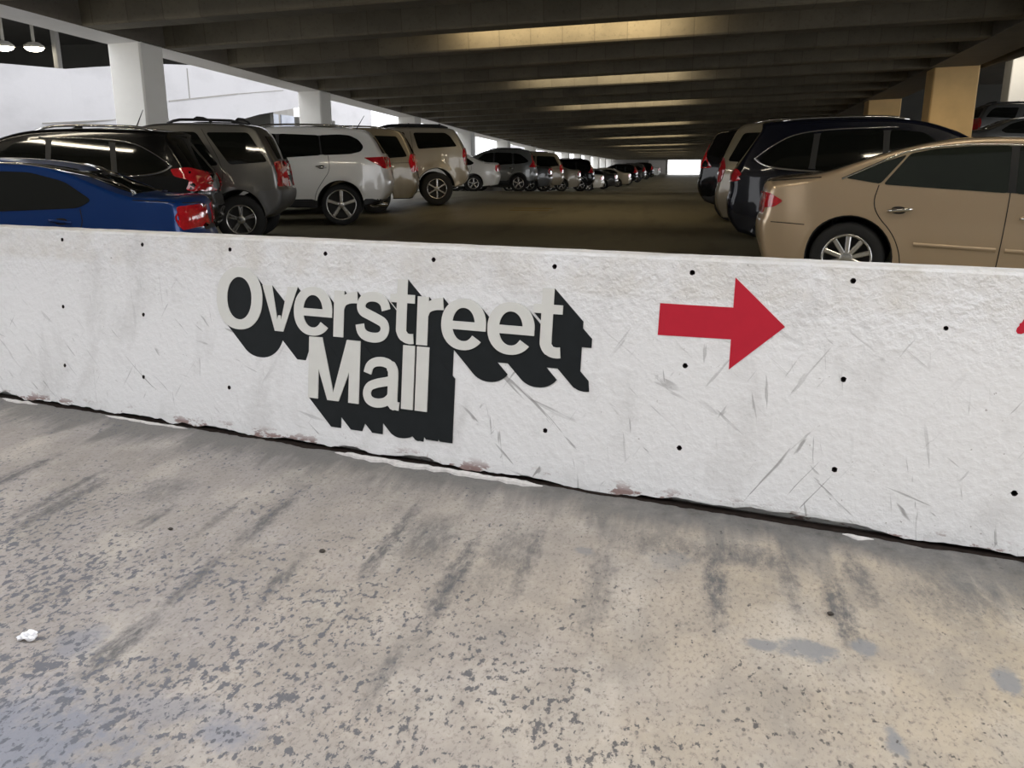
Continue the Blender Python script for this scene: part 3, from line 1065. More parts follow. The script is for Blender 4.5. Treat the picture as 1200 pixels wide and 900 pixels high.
def flood_lamp(x, y, z, lab):
    t = thing('flood_lamp', lab, 'lamp', (x, y, z), 0, 'lamps under the neighbouring deck')
    bm = bmesh.new()
    bmesh.ops.create_uvsphere(bm, u_segments=16, v_segments=8, radius=1)
    for v in bm.verts:
        v.co = Vector((v.co.x * 0.28, v.co.y * 0.28, v.co.z * 0.12))
    obj('lens', bm, M['flood'], t, True)
    bm = bmesh.new()
    add_lathe_z = [(0.30, 0.0), (0.30, 0.06), (0.16, 0.16), (0.05, 0.18), (0.05, max(0.3, 6.2 - z))]
    rings = []
    for r, h in add_lathe_z:
        rings.append([bm.verts.new((r * math.cos(2 * PI * k / 16), r * math.sin(2 * PI * k / 16), h)) for k in range(16)])
    for a, b in zip(rings, rings[1:]):
        for k in range(16):
            bm.faces.new((a[k], a[(k + 1) % 16], b[(k + 1) % 16], b[k]))
    obj('housing', bm, M['housing'], t)


flood_lamp(-20.5, 25.35, 5.08, 'bright hanging lamp beside the grey post above the white parapet')
flood_lamp(-20.5, 24.05, 4.95, 'bright hanging lamp at the left edge above the white parapet')

# building seen through the gap under the parapet
bm = bmesh.new()
add_box(bm, -19.6, -19.2, 30, 41.2, -4.5, 4.6)
struct(obj('wall_building', bm, M['grey_conc']), 'grey building wall below the outer parapet')
for k, (ya, yb) in enumerate(((37.4, 39.4), (39.7, 41.1))):
    bm = bmesh.new()
    add_box(bm, -19.22, -19.15, ya, yb, 2.3, 3.75)
    struct(obj('window_%d' % (k + 1), bm, M['win_block']), 'pale blue grey window of the building under the parapet')
bm = bmesh.new()
add_box(bm, -21.5, -20.5, 44.5, 49.5, -4.5, 3.9)
struct(obj('wall_building', bm, M['dark_conc']), 'small dark block beyond the second column')
# pale wall stretches farther along
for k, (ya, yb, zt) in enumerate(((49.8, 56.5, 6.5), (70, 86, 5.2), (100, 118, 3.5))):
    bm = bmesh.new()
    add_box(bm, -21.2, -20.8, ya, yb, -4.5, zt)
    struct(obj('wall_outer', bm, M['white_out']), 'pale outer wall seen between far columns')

# ------------------------------------------------------------------ lamps between the beams
LAMP_Y = [16.85, 23.95, 30.7, 39.7, 48.7, 57.8, 66.8, 75.9, 85, 96]


def ceiling_light(first, x, y):
    t = first
    t.location = (x, y, zc(x, y) + 0.30)
    return t


for i, y in enumerate(LAMP_Y):
    # lamp sits in the gap in front of the beam whose face it lights
    nb = min([b for b in BEAM_Y if b > y - 0.2], key=lambda b: abs(b - y))
    x = -2.3
    yy = nb - 0.55
    ld = bpy.data.lights.new('ceiling_tube', 'AREA')
    ld.shape = 'RECTANGLE'
    ld.size = 4.2
    ld.size_y = 0.18
    ld.energy = 62 if i == 0 else 40
    ld.color = (1.0, 0.80, 0.50) if i == 0 else (1.0, 0.86, 0.62)
    lo = bpy.data.objects.new('ceiling_tube', ld)
    COL.objects.link(lo)
    lo.location = (x, yy, zc(x, yy) + 0.36)
    # aim at the next beam face and a little down
    d = Vector((0, 1.0, -0.35))
    lo.rotation_euler = d.to_track_quat('-Z', 'Y').to_euler()

bm = bmesh.new()  # unseen wall, added to keep sky reflections off the car windows
add_box(bm, -20, 13, -7.4, -7.0, -4.5, 12.0)
struct(obj('wall_sky_block', bm, M['dark_conc']), 'unseen dark wall added behind the camera to block low sky')


def tube_light(x, y, lab):
    t = thing('ceiling_light', lab, 'lamp', (x, y, zc(x, y) - 0.10), 0, 'tube lights under the front beams')
    bm = bmesh.new()
    add_box(bm, -1.25, 1.25, -0.09, 0.09, 0.03, 0.10)
    obj('housing', bm, M['housing'], t)
    bm = bmesh.new()
    add_tube(bm, [(-1.2, 0, 0), (1.2, 0, 0)], 0.03, 10)
    obj('tube', bm, M['tube'], t)


for k_, (x_, lab_) in enumerate(((-8.0, 'tube light under the front beam above the blue sedan'), (-3.2, 'tube light under the front beam above the lane'), (1.8, 'tube light under the front beam above the gold sedan'))):
    tube_light(x_, 6.2 + 0.25, lab_)

ld = bpy.data.lights.new('upper_tube', 'AREA')
ld.shape = 'RECTANGLE'
ld.size, ld.size_y, ld.energy, ld.color = 2.4, 0.2, 90, (1.0, 0.9, 0.74)
lo = bpy.data.objects.new('upper_tube', ld)
COL.objects.link(lo)
lo.location = (12.2, 35.75, 5.95)
lo.rotation_euler = Vector((0, 1, -0.45)).to_track_quat('-Z', 'Y').to_euler()

# unseen fill lights added to brighten the tan piers
for y_ in (21.75, 29.7):
    ld = bpy.data.lights.new('pier_fill', 'AREA')
    ld.shape = 'RECTANGLE'
    ld.size, ld.size_y, ld.energy, ld.color = 0.9, 0.15, 13, (1.0, 0.82, 0.55)
    ld.spread = math.radians(105)
    lo = bpy.data.objects.new('pier_fill', ld)
    COL.objects.link(lo)
    lo.location = (5.35, y_, zc(5.35, y_) - 0.06)
    lo.rotation_euler = Vector((0.45, 0.75, -1.35)).to_track_quat('-Z', 'Y').to_euler()
bm = bmesh.new()
add_box(bm, -5.2, -2.95, 120.9, 121.05, -0.2, 1.72)
add_box(bm, -4.12, -4.06, 120.86, 120.92, -0.2, 1.72)
struct(obj('door_1', bm, M['mortar']), 'pale double door beside the bright exit')

bm = bmesh.new()
n_ = 40
rows = []
for i in range(n_ + 1):
    y = 5.2 + (121 - 5.2) * i / n_
    z = min(fzx(-10, y), fz(y))
    rows.append([bm.verts.new((x, y, zz)) for x, zz in ((-10.05, z - 0.1), (-9.85, z - 0.1), (-9.85, z + 0.95), (-10.05, z + 0.95))])
for a, b in zip(rows, rows[1:]):
    for k in range(4):
        bm.faces.new((a[k], a[(k + 1) % 4], b[(k + 1) % 4], b[k]))
bm.faces.new(rows[0][::-1])
bm.faces.new(rows[-1])
bmesh.ops.recalc_face_normals(bm, faces=bm.faces)
struct(obj('wall_side', bm, M['grey_conc']), 'low concrete parapet between the white columns')
from mathutils.geometry import delaunay_2d_cdt

# ------------------------------------------------------------------ cars
def chaikin(pts, it=2, closed=False):
    P = [Vector(p) for p in pts]
    for _ in range(it):
        Q = []
        n = len(P)
        rng = range(n) if closed else range(n - 1)
        if not closed:
            Q.append(P[0])
        for i in rng:
            a, b = P[i], P[(i + 1) % n]
            Q.append(a * 0.75 + b * 0.25)
            Q.append(a * 0.25 + b * 0.75)
        if not closed:
            Q.append(P[-1])
        P = Q
    return P


def fill_grid(bm, poly, step, resample=True):
    """Delaunay-filled polygon (2D vectors) with grid points inside, lying in z=0 as (x, y); returns its boundary verts in order"""
    area = sum(poly[i].x * poly[(i + 1) % len(poly)].y - poly[(i + 1) % len(poly)].x * poly[i].y for i in range(len(poly)))
    if area < 0:
        poly = poly[::-1]
    P = []
    for i, p in enumerate(poly):
        q = poly[(i + 1) % len(poly)]
        n = max(1, int(math.ceil((q - p).length / step))) if resample else 1
        P += [p.lerp(q, k / n) for k in range(n)]
    nb = len(P)

    def inside(x, y):
        c = False
        for i in range(nb):
            a, b = P[i], P[i - 1]
            if (a.y > y) != (b.y > y) and x < (b.x - a.x) * (y - a.y) / (b.y - a.y) + a.x:
                c = not c
        return c
    xs = [p.x for p in P]
    ys_ = [p.y for p in P]
    pts2 = [Vector((p.x, p.y)) for p in P]
    nx = int((max(xs) - min(xs)) / step) + 1
    ny = int((max(ys_) - min(ys_)) / step) + 1
    for i in range(nx):
        for j in range(ny):
            x = min(xs) + (i + 0.5 + 0.25 * (j % 2)) * step
            y = min(ys_) + (j + 0.5) * step
            if inside(x, y) and min((x - p.x) ** 2 + (y - p.y) ** 2 for p in P) > (0.55 * step) ** 2:
                pts2.append(Vector((x, y)))
    vo, _, fo, ov, _, _ = delaunay_2d_cdt(pts2, [(i, (i + 1) % nb) for i in range(nb)], [], 1, 1e-6)
    bv = [bm.verts.new((v.x, v.y, 0)) for v in vo]
    for f in fo:
        try:
            bm.faces.new([bv[k] for k in f])
        except ValueError:
            pass
    omap = {}
    for k, lst in enumerate(ov):
        for o_ in lst:
            omap[o_] = bv[k]
    bm.normal_update()
    return [omap.get(k) for k in range(nb)]


class Body:
    """car body grown sideways from its side-view outline; x forward from the rear axle, y to the car's left, z up"""

    def __init__(self, sp):
        self.sp = sp
        self.w = sp['W'] / 2
        self.wb = sp['wb']
        self.zb = sp['belt']
        self.sill = sp['sill']
        self.zr = sp['tire']
        self.ra = sp['arch']
        self.tum = sp.get('tumble', 0.32)
        top = chaikin(sp['top'], 2)
        self.xr = min(p.x for p in top)
        self.xf = max(p.x for p in top)
        poly = list(top)
        # bottom, front to rear, with wheel arches
        dz = self.zr - self.sill
        hw = math.sqrt(max(self.ra ** 2 - dz ** 2, 0.01))
        for cxw in (self.wb, 0.0):
            a0 = math.atan2(self.sill - self.zr, hw)
            a1 = PI - a0
            for i in range(25):
                a = a0 + (a1 - a0) * i / 24
                poly.append(Vector((cxw + self.ra * math.cos(a), self.zr + self.ra * math.sin(a))))
        out = []
        for p in poly:
            if not out or (p - out[-1]).length > 0.012:
                out.append(p)
        # add points on long edges
        dense = []
        for i, p in enumerate(out):
            q = out[(i + 1) % len(out)]
            n = max(1, int((q - p).length / 0.15))
            for k in range(n):
                dense.append(p.lerp(q, k / n))
        self.outline = dense

    def W(self, x, z):
        w = self.w
        tr = smooth(0, 1, (self.xr + 0.75 - x) / 0.75) * self.sp.get('taper_r', 0.07)
        tf = smooth(0, 1, (x - (self.xf - 1.0)) / 1.0) * 0.14
        zm = self.zr + 0.28
        k = 0.0
        if z < zm:
            k = 0.045 * ((zm - z) / zm) ** 1.6
        elif z <= self.zb:
            k = 0.030 * ((z - zm) / (self.zb - zm)) ** 2
        else:
            k = 0.030 + (z - self.zb) * self.tum * 0.5 / self.w * (1 + 0.35 * (z - self.zb))
        # flared arches
        fl = 0.0
        for cxw in (0.0, self.wb):
            d = math.hypot(x - cxw, z - self.zr)
            fl = max(fl, 1 - smooth(self.ra, self.ra + 0.13, d))
        return w * (1 - k) - tr - tf + self.sp.get('flare', 0.012) * fl

    def r_at(self, p):
        if p.y < self.sill + 0.03:
            return 0.025
        for cxw in (0.0, self.wb):
            if math.hypot(p.x - cxw, p.y - self.zr) < self.ra + 0.03:
                return 0.02
        return self.sp.get('round', 0.075) * (0.55 + 0.45 * smooth(0.3, 0.8, p.y)) * (1 - 0.5 * smooth(self.zb + 0.05, self.zb + 0.25, p.y))

    def bow(self, x):
        return (self.sp.get('bow_r', 0.12) * smooth(0, 1, (self.xr + 0.75 - x) / 0.75), -0.24 * smooth(0, 1, (x - (self.xf - 1.1)) / 1.1))

    def place(self, x, z, y):
        """apply plan bow and roof crown; y is the half-width coordinate"""
        t = min(1.0, y / max(self.w, 0.01))
        br, bf = self.bow(x)
        xx = x + (br + bf) * t * t
        zz = z + (0.035 * (1 - t * t) if z > self.zb - 0.05 else 0.0)
        return Vector((xx, y, zz))

    def build(self, mats):
        pts = list(self.outline)
        n = len(pts)
        area = sum(pts[i].x * pts[(i + 1) % n].y - pts[(i + 1) % n].x * pts[i].y for i in range(n))
        if area < 0:
            pts = pts[::-1]
        nrm = []
        for i in range(n):
            d = (pts[(i + 1) % n] - pts[i - 1]).normalized()
            nrm.append(Vector((d.y, -d.x)))
        inset = [p - nn * self.r_at(p) for p, nn in zip(pts, nrm)]
        changed = True
        while changed:
            changed = False
            for i in range(len(pts)):
                j = (i + 1) % len(pts)
                dd = inset[j] - inset[i]
                if dd.dot(pts[j] - pts[i]) <= 0 or dd.length < 0.004:
                    del pts[j], nrm[j], inset[j]
                    changed = True
                    break
        n = len(pts)
        bm = bmesh.new()
        loop = fill_grid(bm, inset, 0.085, False)
        L = len(loop)
        c2 = [p.copy() for p in inset]
        ln, lr = nrm, [self.r_at(p) for p in pts]
        side_v = list(bm.verts)
        for v in side_v:
            x, z = v.co.x, v.co.y
            v.co = self.place(x, z, self.W(x, z))
        rings = [loop]
        for ph in (22, 45, 68, 90):
            a = math.radians(ph)
            ring = []
            for i in range(L):
                p = c2[i] + ln[i] * lr[i] * math.sin(a)
                y = self.W(c2[i].x, c2[i].y) - lr[i] * (1 - math.cos(a))
                ring.append(bm.verts.new(self.place(p.x, p.y, y)))
            rings.append(ring)
        for fr in (0.82, 0.6, 0.35, 0.0):
            ring = []
            for i in range(L):
                p = c2[i] + ln[i] * lr[i]
                y = (self.W(c2[i].x, c2[i].y) - lr[i]) * fr
                ring.append(bm.verts.new(self.place(p.x, p.y, y)))
            rings.append(ring)
        for a, b in zip(rings, rings[1:]):
            for i in range(L):
                j = (i + 1) % L
                f = bm.faces.new((a[j], a[i], b[i], b[j]))
                if lr[i] < 0.03 and a is not rings[0]:
                    f.material_index = 1
        half = list(bm.faces)
        ret = bmesh.ops.duplicate(bm, geom=bm.verts[:] + bm.edges[:] + bm.faces[:])
        dup_v = [g for g in ret['geom'] if isinstance(g, bmesh.types.BMVert)]
        dup_f = [g for g in ret['geom'] if isinstance(g, bmesh.types.BMFace)]
        for v in dup_v:
            v.co.y = -v.co.y
        bmesh.ops.reverse_faces(bm, faces=dup_f)
        bmesh.ops.remove_doubles(bm, verts=bm.verts, dist=0.0004)
        bmesh.ops.recalc_face_normals(bm, faces=bm.faces)
        for f in bm.faces:
            f.smooth = True
        # lower cladding by height
        cl = self.sp.get('clad')
        if cl:
            for f in bm.faces:
                c = f.calc_center_median()
                if f.material_index == 0 and cl(c.x, c.z):
                    f.material_index = 2
        self.bvh = BVHTree.FromBMesh(bm)
        return bm


def side_panel(body, poly, side, off=0.004, it=0, step=0.12, thick=0.012, bm=None, mi=0):
    """patch lying on the body side: poly in (x, z)"""
    own = bm is None
    if own:
        bm = bmesh.new()
    b2 = bmesh.new()
    P = [Vector(p) for p in poly]
    if it:
        P = round_poly(P, it)
    fill_grid(b2, P, step)
    newv = {}
    for v in b2.verts:
        c, nn = hit_side(body, v.co.x, v.co.y, side)
        newv[v] = (c + nn * off, nn)
    mp = {v: bm.verts.new(c[0]) for v, c in newv.items()}
    fs = []
    for f in b2.faces:
        vs = [mp[v] for v in f.verts]
        if side > 0:
            vs = vs[::-1]
        nf = bm.faces.new(vs)
        nf.smooth = True
        nf.material_index = mi
        fs.append(nf)
    lo = {}
    for e in b2.edges:
        if e.is_boundary:
            a, b = e.verts
            for v in (a, b):
                if v not in lo:
                    c, nn = newv[v]
                    lo[v] = (bm.verts.new(c), bm.verts.new(c - nn * thick))
            nf = bm.faces.new((lo[a][0], lo[b][0], lo[b][1], lo[a][1]))
            nf.material_index = mi
    b2.free()
    return bm


def end_panel(body, poly, end, off=0.004, it=0, step=0.1, thick=0.012, bm=None):
    """patch on the rear (end=-1) or front (+1): poly in (y, z)"""
    if bm is None:
        bm = bmesh.new()
    b2 = bmesh.new()
    P = [Vector(p) for p in poly]
    if it:
        P = round_poly(P, 0.04)
    fill_grid(b2, P, step)
    newv = {}
    for v in b2.verts:
        y, z = v.co.x, v.co.y
        h = body.bvh.ray_cast(Vector((end * 9, y, z)), Vector((-end, 0, 0)))
        if h[0] is None:
            h = body.bvh.find_nearest(Vector((body.xr if end < 0 else body.xf, y, z)))
        nn = h[1]
        if nn.x * end < 0:
            nn = -nn
        newv[v] = (Vector((h[0].x, y, z)) + nn * off, nn)
    mp = {v: bm.verts.new(c[0]) for v, c in newv.items()}
    for f in b2.faces:
        vs = [mp[v] for v in f.verts]
        bm.faces.new(vs).smooth = True
    lo = {}
    for e in b2.edges:
        if e.is_boundary:
            a, b = e.verts
            for v in (a, b):
                if v not in lo:
                    c, nn = newv[v]
                    lo[v] = (bm.verts.new(c), bm.verts.new(c - nn * thick))
            bm.faces.new((lo[a][0], lo[b][0], lo[b][1], lo[a][1]))
    b2.free()
    return bm


def round_poly(pts, r=0.05, n=4):
    P = [Vector(p) for p in pts]
    out = []
    for i, p in enumerate(P):
        a, b = P[i - 1], P[(i + 1) % len(P)]
        da, db = min(r, 0.42 * (a - p).length), min(r, 0.42 * (b - p).length)
        s, e = p + (a - p).normalized() * da, p + (b - p).normalized() * db
        for k in range(n + 1):
            t = k / n
            out.append(s * (1 - t) ** 2 + p * 2 * t * (1 - t) + e * t * t)
    return out


def hit_side(body, x, z, side):
    h = body.bvh.ray_cast(Vector((x, side * 3, z)), Vector((0, -side, 0)))
    k = 0
    while h[0] is None and k < 25:
        k += 1
        x += 0.02 if x < 1 else -0.02
        h = body.bvh.ray_cast(Vector((x, side * 3, z)), Vector((0, -side, 0)))
    if h[0] is None:
        h = body.bvh.find_nearest(Vector((x, side * body.w, z)))
    nn = h[1]
    if nn.y * side < 0:
        nn = -nn
    return Vector((x, h[0].y, z)), nn


def side_strip(body, pts, w, side, off, thick=0.006, bm=None):
    """raised strip of width w following a polyline on the body side"""
    if bm is None:
        bm = bmesh.new()
    P = [Vector(p) for p in pts]
    D = []
    for a, b in zip(P, P[1:]):
        n = max(1, int((b - a).length / 0.05))
        D += [a.lerp(b, k / n) for k in range(n)]
    D.append(P[-1])
    rows = []
    for i, p in enumerate(D):
        d = (D[min(i + 1, len(D) - 1)] - D[max(i - 1, 0)]).normalized()
        q = Vector((-d.y, d.x)) * w / 2
        r = []
        for k, h in ((-1, -thick), (-1, off), (0, off * 1.25), (1, off), (1, -thick)):
            c, nn = hit_side(body, p.x + q.x * k, p.y + q.y * k, side)
            r.append(bm.verts.new(c + nn * h))
        rows.append(r)
    for a, b in zip(rows, rows[1:]):
        for k in range(4):
            bm.faces.new((a[k], a[k + 1], b[k + 1], b[k])).smooth = True
    bmesh.ops.recalc_face_normals(bm, faces=bm.faces)
    return bm


def ribbon(pts, w):
    """2D polyline -> closed strip polygon of width w"""
    P = [Vector(p) for p in pts]
    L, R = [], []
    for i, p in enumerate(P):
        d = (P[min(i + 1, len(P) - 1)] - P[max(i - 1, 0)]).normalized()
        nn = Vector((-d.y, d.x)) * w / 2
        L.append(p + nn)
        R.append(p - nn)
    return L + R[::-1]


_wheels = {}


def wheel_meshes(R, rr, wd, spokes, style):
    key = (R, rr, wd, spokes, style)
    if key in _wheels:
        return _wheels[key]
    bm = bmesh.new()
    h = wd / 2
    add_lathe_y(bm, [(rr - 0.012, -h * 0.8), (rr, -h * 0.92), (rr + 0.03, -h), (R - 0.03, -h * 0.98), (R - 0.006, -h * 0.8), (R, -h * 0.5), (R, h * 0.5),
                     (R - 0.006, h * 0.8), (R - 0.03, h * 0.98), (rr + 0.03, h), (rr, h * 0.92), (rr - 0.012, h * 0.8)], 36)
    bmesh.ops.recalc_face_normals(bm, faces=bm.faces)
    tire = bpy.data.meshes.new('wheel')
    bm.to_mesh(tire)
    bm.free()
    tire.materials.append(M['tire'])
    bm = bmesh.new()
    add_lathe_y(bm, [(rr + 0.004, h * 0.82), (rr + 0.004, h * 0.95), (rr - 0.012, h * 0.97), (rr - 0.022, h * 0.8), (rr - 0.03, h * 0.1), (rr - 0.03, -h * 0.8)], 36)
    add_lathe_y(bm, [(0.0005, h * 0.92), (0.05, h * 0.92), (0.062, h * 0.86), (0.066, h * 0.55)], 20, 0)
    add_lathe_y(bm, [(0.0005, h * 0.25), (rr - 0.03, h * 0.25)], 30, 1)

    def spoke(a, wi, wo, yi, yo):
        ri, ro = 0.045, rr - 0.012
        c, s = math.cos(a), math.sin(a)
        pts = []
        for (r, hw, y) in ((ri, wi, yi), (ro, wo, yo)):
            for sg in (-1, 1):
                for yy in (y - 0.035, y - 0.006, y):
                    k = hw * (1.0 if yy < y else 0.6)
                    pts.append(bm.verts.new((r * c - sg * k * s, yy, r * s + sg * k * c)))
        i0, o0 = pts[:6], pts[6:]
        ri_ = [i0[0], i0[1], i0[2], i0[5], i0[4], i0[3]]
        ro_ = [o0[0], o0[1], o0[2], o0[5], o0[4], o0[3]]
        for k in range(6):
            bm.faces.new((ri_[k], ri_[(k + 1) % 6], ro_[(k + 1) % 6], ro_[k]))
    for i in range(spokes):
        a = 2 * PI * i / spokes + PI / 2
        if style == 'split':
            for d in (-0.11, 0.11):
                spoke(a + d, 0.016, 0.014, h * 0.86, h * 0.84)
        elif style == 'broad':
            spoke(a, 0.030, 0.036, h * 0.88, h * 0.86)
        else:
            spoke(a, 0.020, 0.022, h * 0.9, h * 0.84)
    bmesh.ops.recalc_face_normals(bm, faces=bm.faces)
    rim = bpy.data.meshes.new('rim')
    bm.to_mesh(rim)
    bm.free()
    rim.materials.append(M['rim'])
    rim.materials.append(M['rim_dark'])
    _wheels[key] = (tire, rim)
    return _wheels[key]


def link(name, me, parent, loc=(0, 0, 0), rz=0.0):
    o = bpy.data.objects.new(name, me)
    COL.objects.link(o)
    o.parent = parent
    o.location = loc
    o.rotation_euler = (0, 0, rz)
    return o


def make_car(name, sp, color, label, cat='car', group='cars parked along the lane'):
    t = thing(name, label, cat, group=group)
    B = Body(sp)
    pm = PAINTS[color]
    o = obj('body', B.build(None), [pm, M['rubber_under'], M[sp.get('clad_mat', 'black_trim')]], t)
    glass = M[sp.get('glass', 'glass')]
    for sd in (1, -1):
        for poly in sp['windows']:
            obj('side_window', side_panel(B, poly, sd, 0.007, sp.get('win_r', 0.05), 0.06, 0.015), glass, t)
        for poly in sp.get('pillars', []):
            obj('door_pillar', side_panel(B, poly, sd, 0.006, 0, 0.06, 0.015), M['black_trim'], t)
        for ln in sp.get('seams', []):
            pts = [Vector(p) for p in ln]
            if len(pts) > 2:
                pts = chaikin(pts, 2)
            obj('door_seam', side_strip(B, pts, 0.008, sd, 0.0025), M['seam'], t)
        for ln, w in sp.get('chrome', []):
            obj('chrome_strip', side_strip(B, chaikin([Vector(p) for p in ln], 2), w, sd, 0.011), M['chrome'], t)
        for ln, w in sp.get('mold', []):
            obj('side_molding', side_strip(B, ln, w, sd, 0.012), pm, t)
        for hx, hz in sp.get('handles', []):
            y = B.W(hx, hz)
            bm = bmesh.new()
            n = 9
            rows = []
            for i in range(n):
                u = -1 + 2 * i / (n - 1)
                yy = sd * (y + 0.012 + 0.028 * (1 - u ** 4))
                hh = 0.017 * (1 - 0.35 * u * u)
                px = hx + u * 0.105
                pz = hz + 0.012 * u
                rows.append([bm.verts.new((px, yy, pz - hh)), bm.verts.new((px, yy + sd * 0.006, pz)), bm.verts.new((px, yy, pz + hh)), bm.verts.new((px, yy - sd * 0.028, pz))])
            for a, b in zip(rows, rows[1:]):
                for k in range(4):
                    bm.faces.new((a[k], a[(k + 1) % 4], b[(k + 1) % 4], b[k])).smooth = True
            bm.faces.new(rows[0])
            bm.faces.new(rows[-1][::-1])
            bmesh.ops.recalc_face_normals(bm, faces=bm.faces)
            side_panel(B, chaikin([Vector((hx + dx, hz + dz)) for dx, dz in ((-.07, -.035), (.05, -.035), (.05, .03), (-.07, .03))], 2, True), sd, 0.002, 0, 0.3, 0.003, bm, 1)
            h = obj('door_handle', bm, [M['chrome'] if sp.get('chrome_handles', True) else pm, M['seam']], t)
        # tail lamp: side piece plus the piece that wraps onto the rear
        for lamp in sp['tail']:
            bm = side_panel(B, lamp['side'], sd, 0.010, 0.03, 0.05, 0.02)
            if 'rear' in lamp:
                end_panel(B, [(sd * y, z) for y, z in lamp['rear']], -1, 0.010, 1, 0.05, 0.02, bm)
            l_ = obj('tail_light', bm, M[lamp.get('mat', 'red_lamp')], t)
        # head lamp
        zf = sp['nose'][1]
        obj('headlight', end_panel(B, [(sd * y, z) for y, z in ((B.w * 0.5, zf - 0.05), (B.w * 0.86, zf - 0.04), (B.w * 0.88, zf + 0.08), (B.w * 0.55, zf + 0.05))], 1, 0.008, 1), M['clear_lamp'], t)
        # mirror
        mx, mz = sp['mirror']
        y = B.W(mx, mz)
        bm = bmesh.new()
        bmesh.ops.create_uvsphere(bm, u_segments=14, v_segments=8, radius=1)
        for v in bm.verts:
            f = v.co.copy()
            v.co = Vector((mx + f.x * 0.075 - abs(f.y) * 0.02, sd * (y + 0.105) + f.y * 0.115, mz + 0.05 + f.z * 0.075 * (1 - 0.2 * f.y * sd)))
        add_tube(bm, [(mx + 0.01, sd * (y - 0.02), mz - 0.01), (mx + 0.005, sd * (y + 0.05), mz + 0.02)], 0.028, 8)
        obj('side_mirror', bm, pm, t, True)
        # roof rail
        if 'rail' in sp:
            xa, xb, lift = sp['rail']
            bm = bmesh.new()
            pts = []
            for i in range(13):
                x = xa + (xb - xa) * i / 12
                yr = sd * (B.w * sp.get('rail_y', 0.66))
                hit = B.bvh.ray_cast(Vector((x, yr, 4)), Vector((0, 0, -1)))
                z = (hit[0].z if hit[0] else 1.7)
                up = lift * min(1, min(i, 12 - i) / 1.5)
                pts.append((x, yr, z + up - 0.004))
            add_tube(bm, pts, sp.get('rail_r', 0.017), 8)
            obj('roof_rail', bm, M[sp.get('rail_mat', 'black_trim')], t)
    if 'crossbars' in sp:
        for x in sp['crossbars']:
            hit = B.bvh.ray_cast(Vector((x, 0, 4)), Vector((0, 0, -1)))
            hs = B.bvh.ray_cast(Vector((x, B.w * 0.64, 4)), Vector((0, 0, -1)))
            bm = bmesh.new()
            zz = hs[0].z + sp['rail'][2]
            add_tube(bm, [(x, -B.w * 0.68, zz), (x, -B.w * 0.5, zz + 0.03), (x, 0, zz + 0.045), (x, B.w * 0.5, zz + 0.03), (x, B.w * 0.68, zz)], 0.02, 8)
            obj('roof_crossbar', bm, M['black_trim'], t)
    # rear glass, windscreen, plate
    obj('rear_window', end_panel(B, sp['rear_glass'], -1, 0.004, 2, 0.12), glass, t)
    obj('windscreen', end_panel(B, sp['front_glass'], 1, 0.004, 1, 0.15), glass, t)
    zp = sp.get('plate_z', 0.8)
    obj('plate_recess', end_panel(B, [(-0.27, zp - 0.08), (0.27, zp - 0.08), (0.27, zp + 0.08), (-0.27, zp + 0.08)], -1, 0.003, 1), M['black_trim'], t)
    if 'antenna' in sp:
        ax, tilt = sp['antenna']
        hit = B.bvh.ray_cast(Vector((ax, 0, 4)), Vector((0, 0, -1)))
        bm = bmesh.new()
        z = hit[0].z - 0.005
        add_tube(bm, [(ax, 0, z), (ax - 0.01, 0, z + 0.03), (ax - tilt, 0, z + 0.26)], [0.022, 0.010, 0.004], 8)
        obj('antenna', bm, M['black_trim'], t)
    if 'shark' in sp:
        hit = B.bvh.ray_cast(Vector((sp['shark'], 0, 4)), Vector((0, 0, -1)))
        bm = bmesh.new()
        z = hit[0].z - 0.006
        x = sp['shark']
        rows = [[bm.verts.new((x + dx, dy, z + dz)) for dx, dy, dz in ((l, -w, 0), (l, w, 0), (l - 0.03 * 0, 0.25 * w, h), (l, -0.25 * w, h))] for l, w, h in ((0.09, 0.02, 0.004), (0.03, 0.035, 0.03), (-0.05, 0.03, 0.055), (-0.08, 0.02, 0.05))]
        for a, b in zip(rows, rows[1:]):
            for k in range(4):
                bm.faces.new((a[k], a[(k + 1) % 4], b[(k + 1) % 4], b[k]))
        bm.faces.new(rows[0])
        bm.faces.new(rows[-1][::-1])
        bmesh.ops.recalc_face_normals(bm, faces=bm.faces)
        obj('roof_antenna', bm, pm, t, True)
    if 'exhaust' in sp:
        bm = bmesh.new()
        ex, ey, ez = sp['exhaust']
        add_tube(bm, [(ex + 0.3, ey, ez), (ex, ey, ez)], 0.035, 12)
        obj('exhaust_tip', bm, M['chrome'], t)
    tire, rim = wheel_meshes(sp['tire'], sp['rim'], 0.225, sp['spokes'], sp['rim_style'])
    yw = B.w - 0.135
    for x in (0.0, B.wb):
        for sd in (1, -1):
            wobj = link('wheel', tire, t, (x, sd * yw, sp['tire']), 0 if sd > 0 else PI)
            link('rim', rim, wobj)
    return t


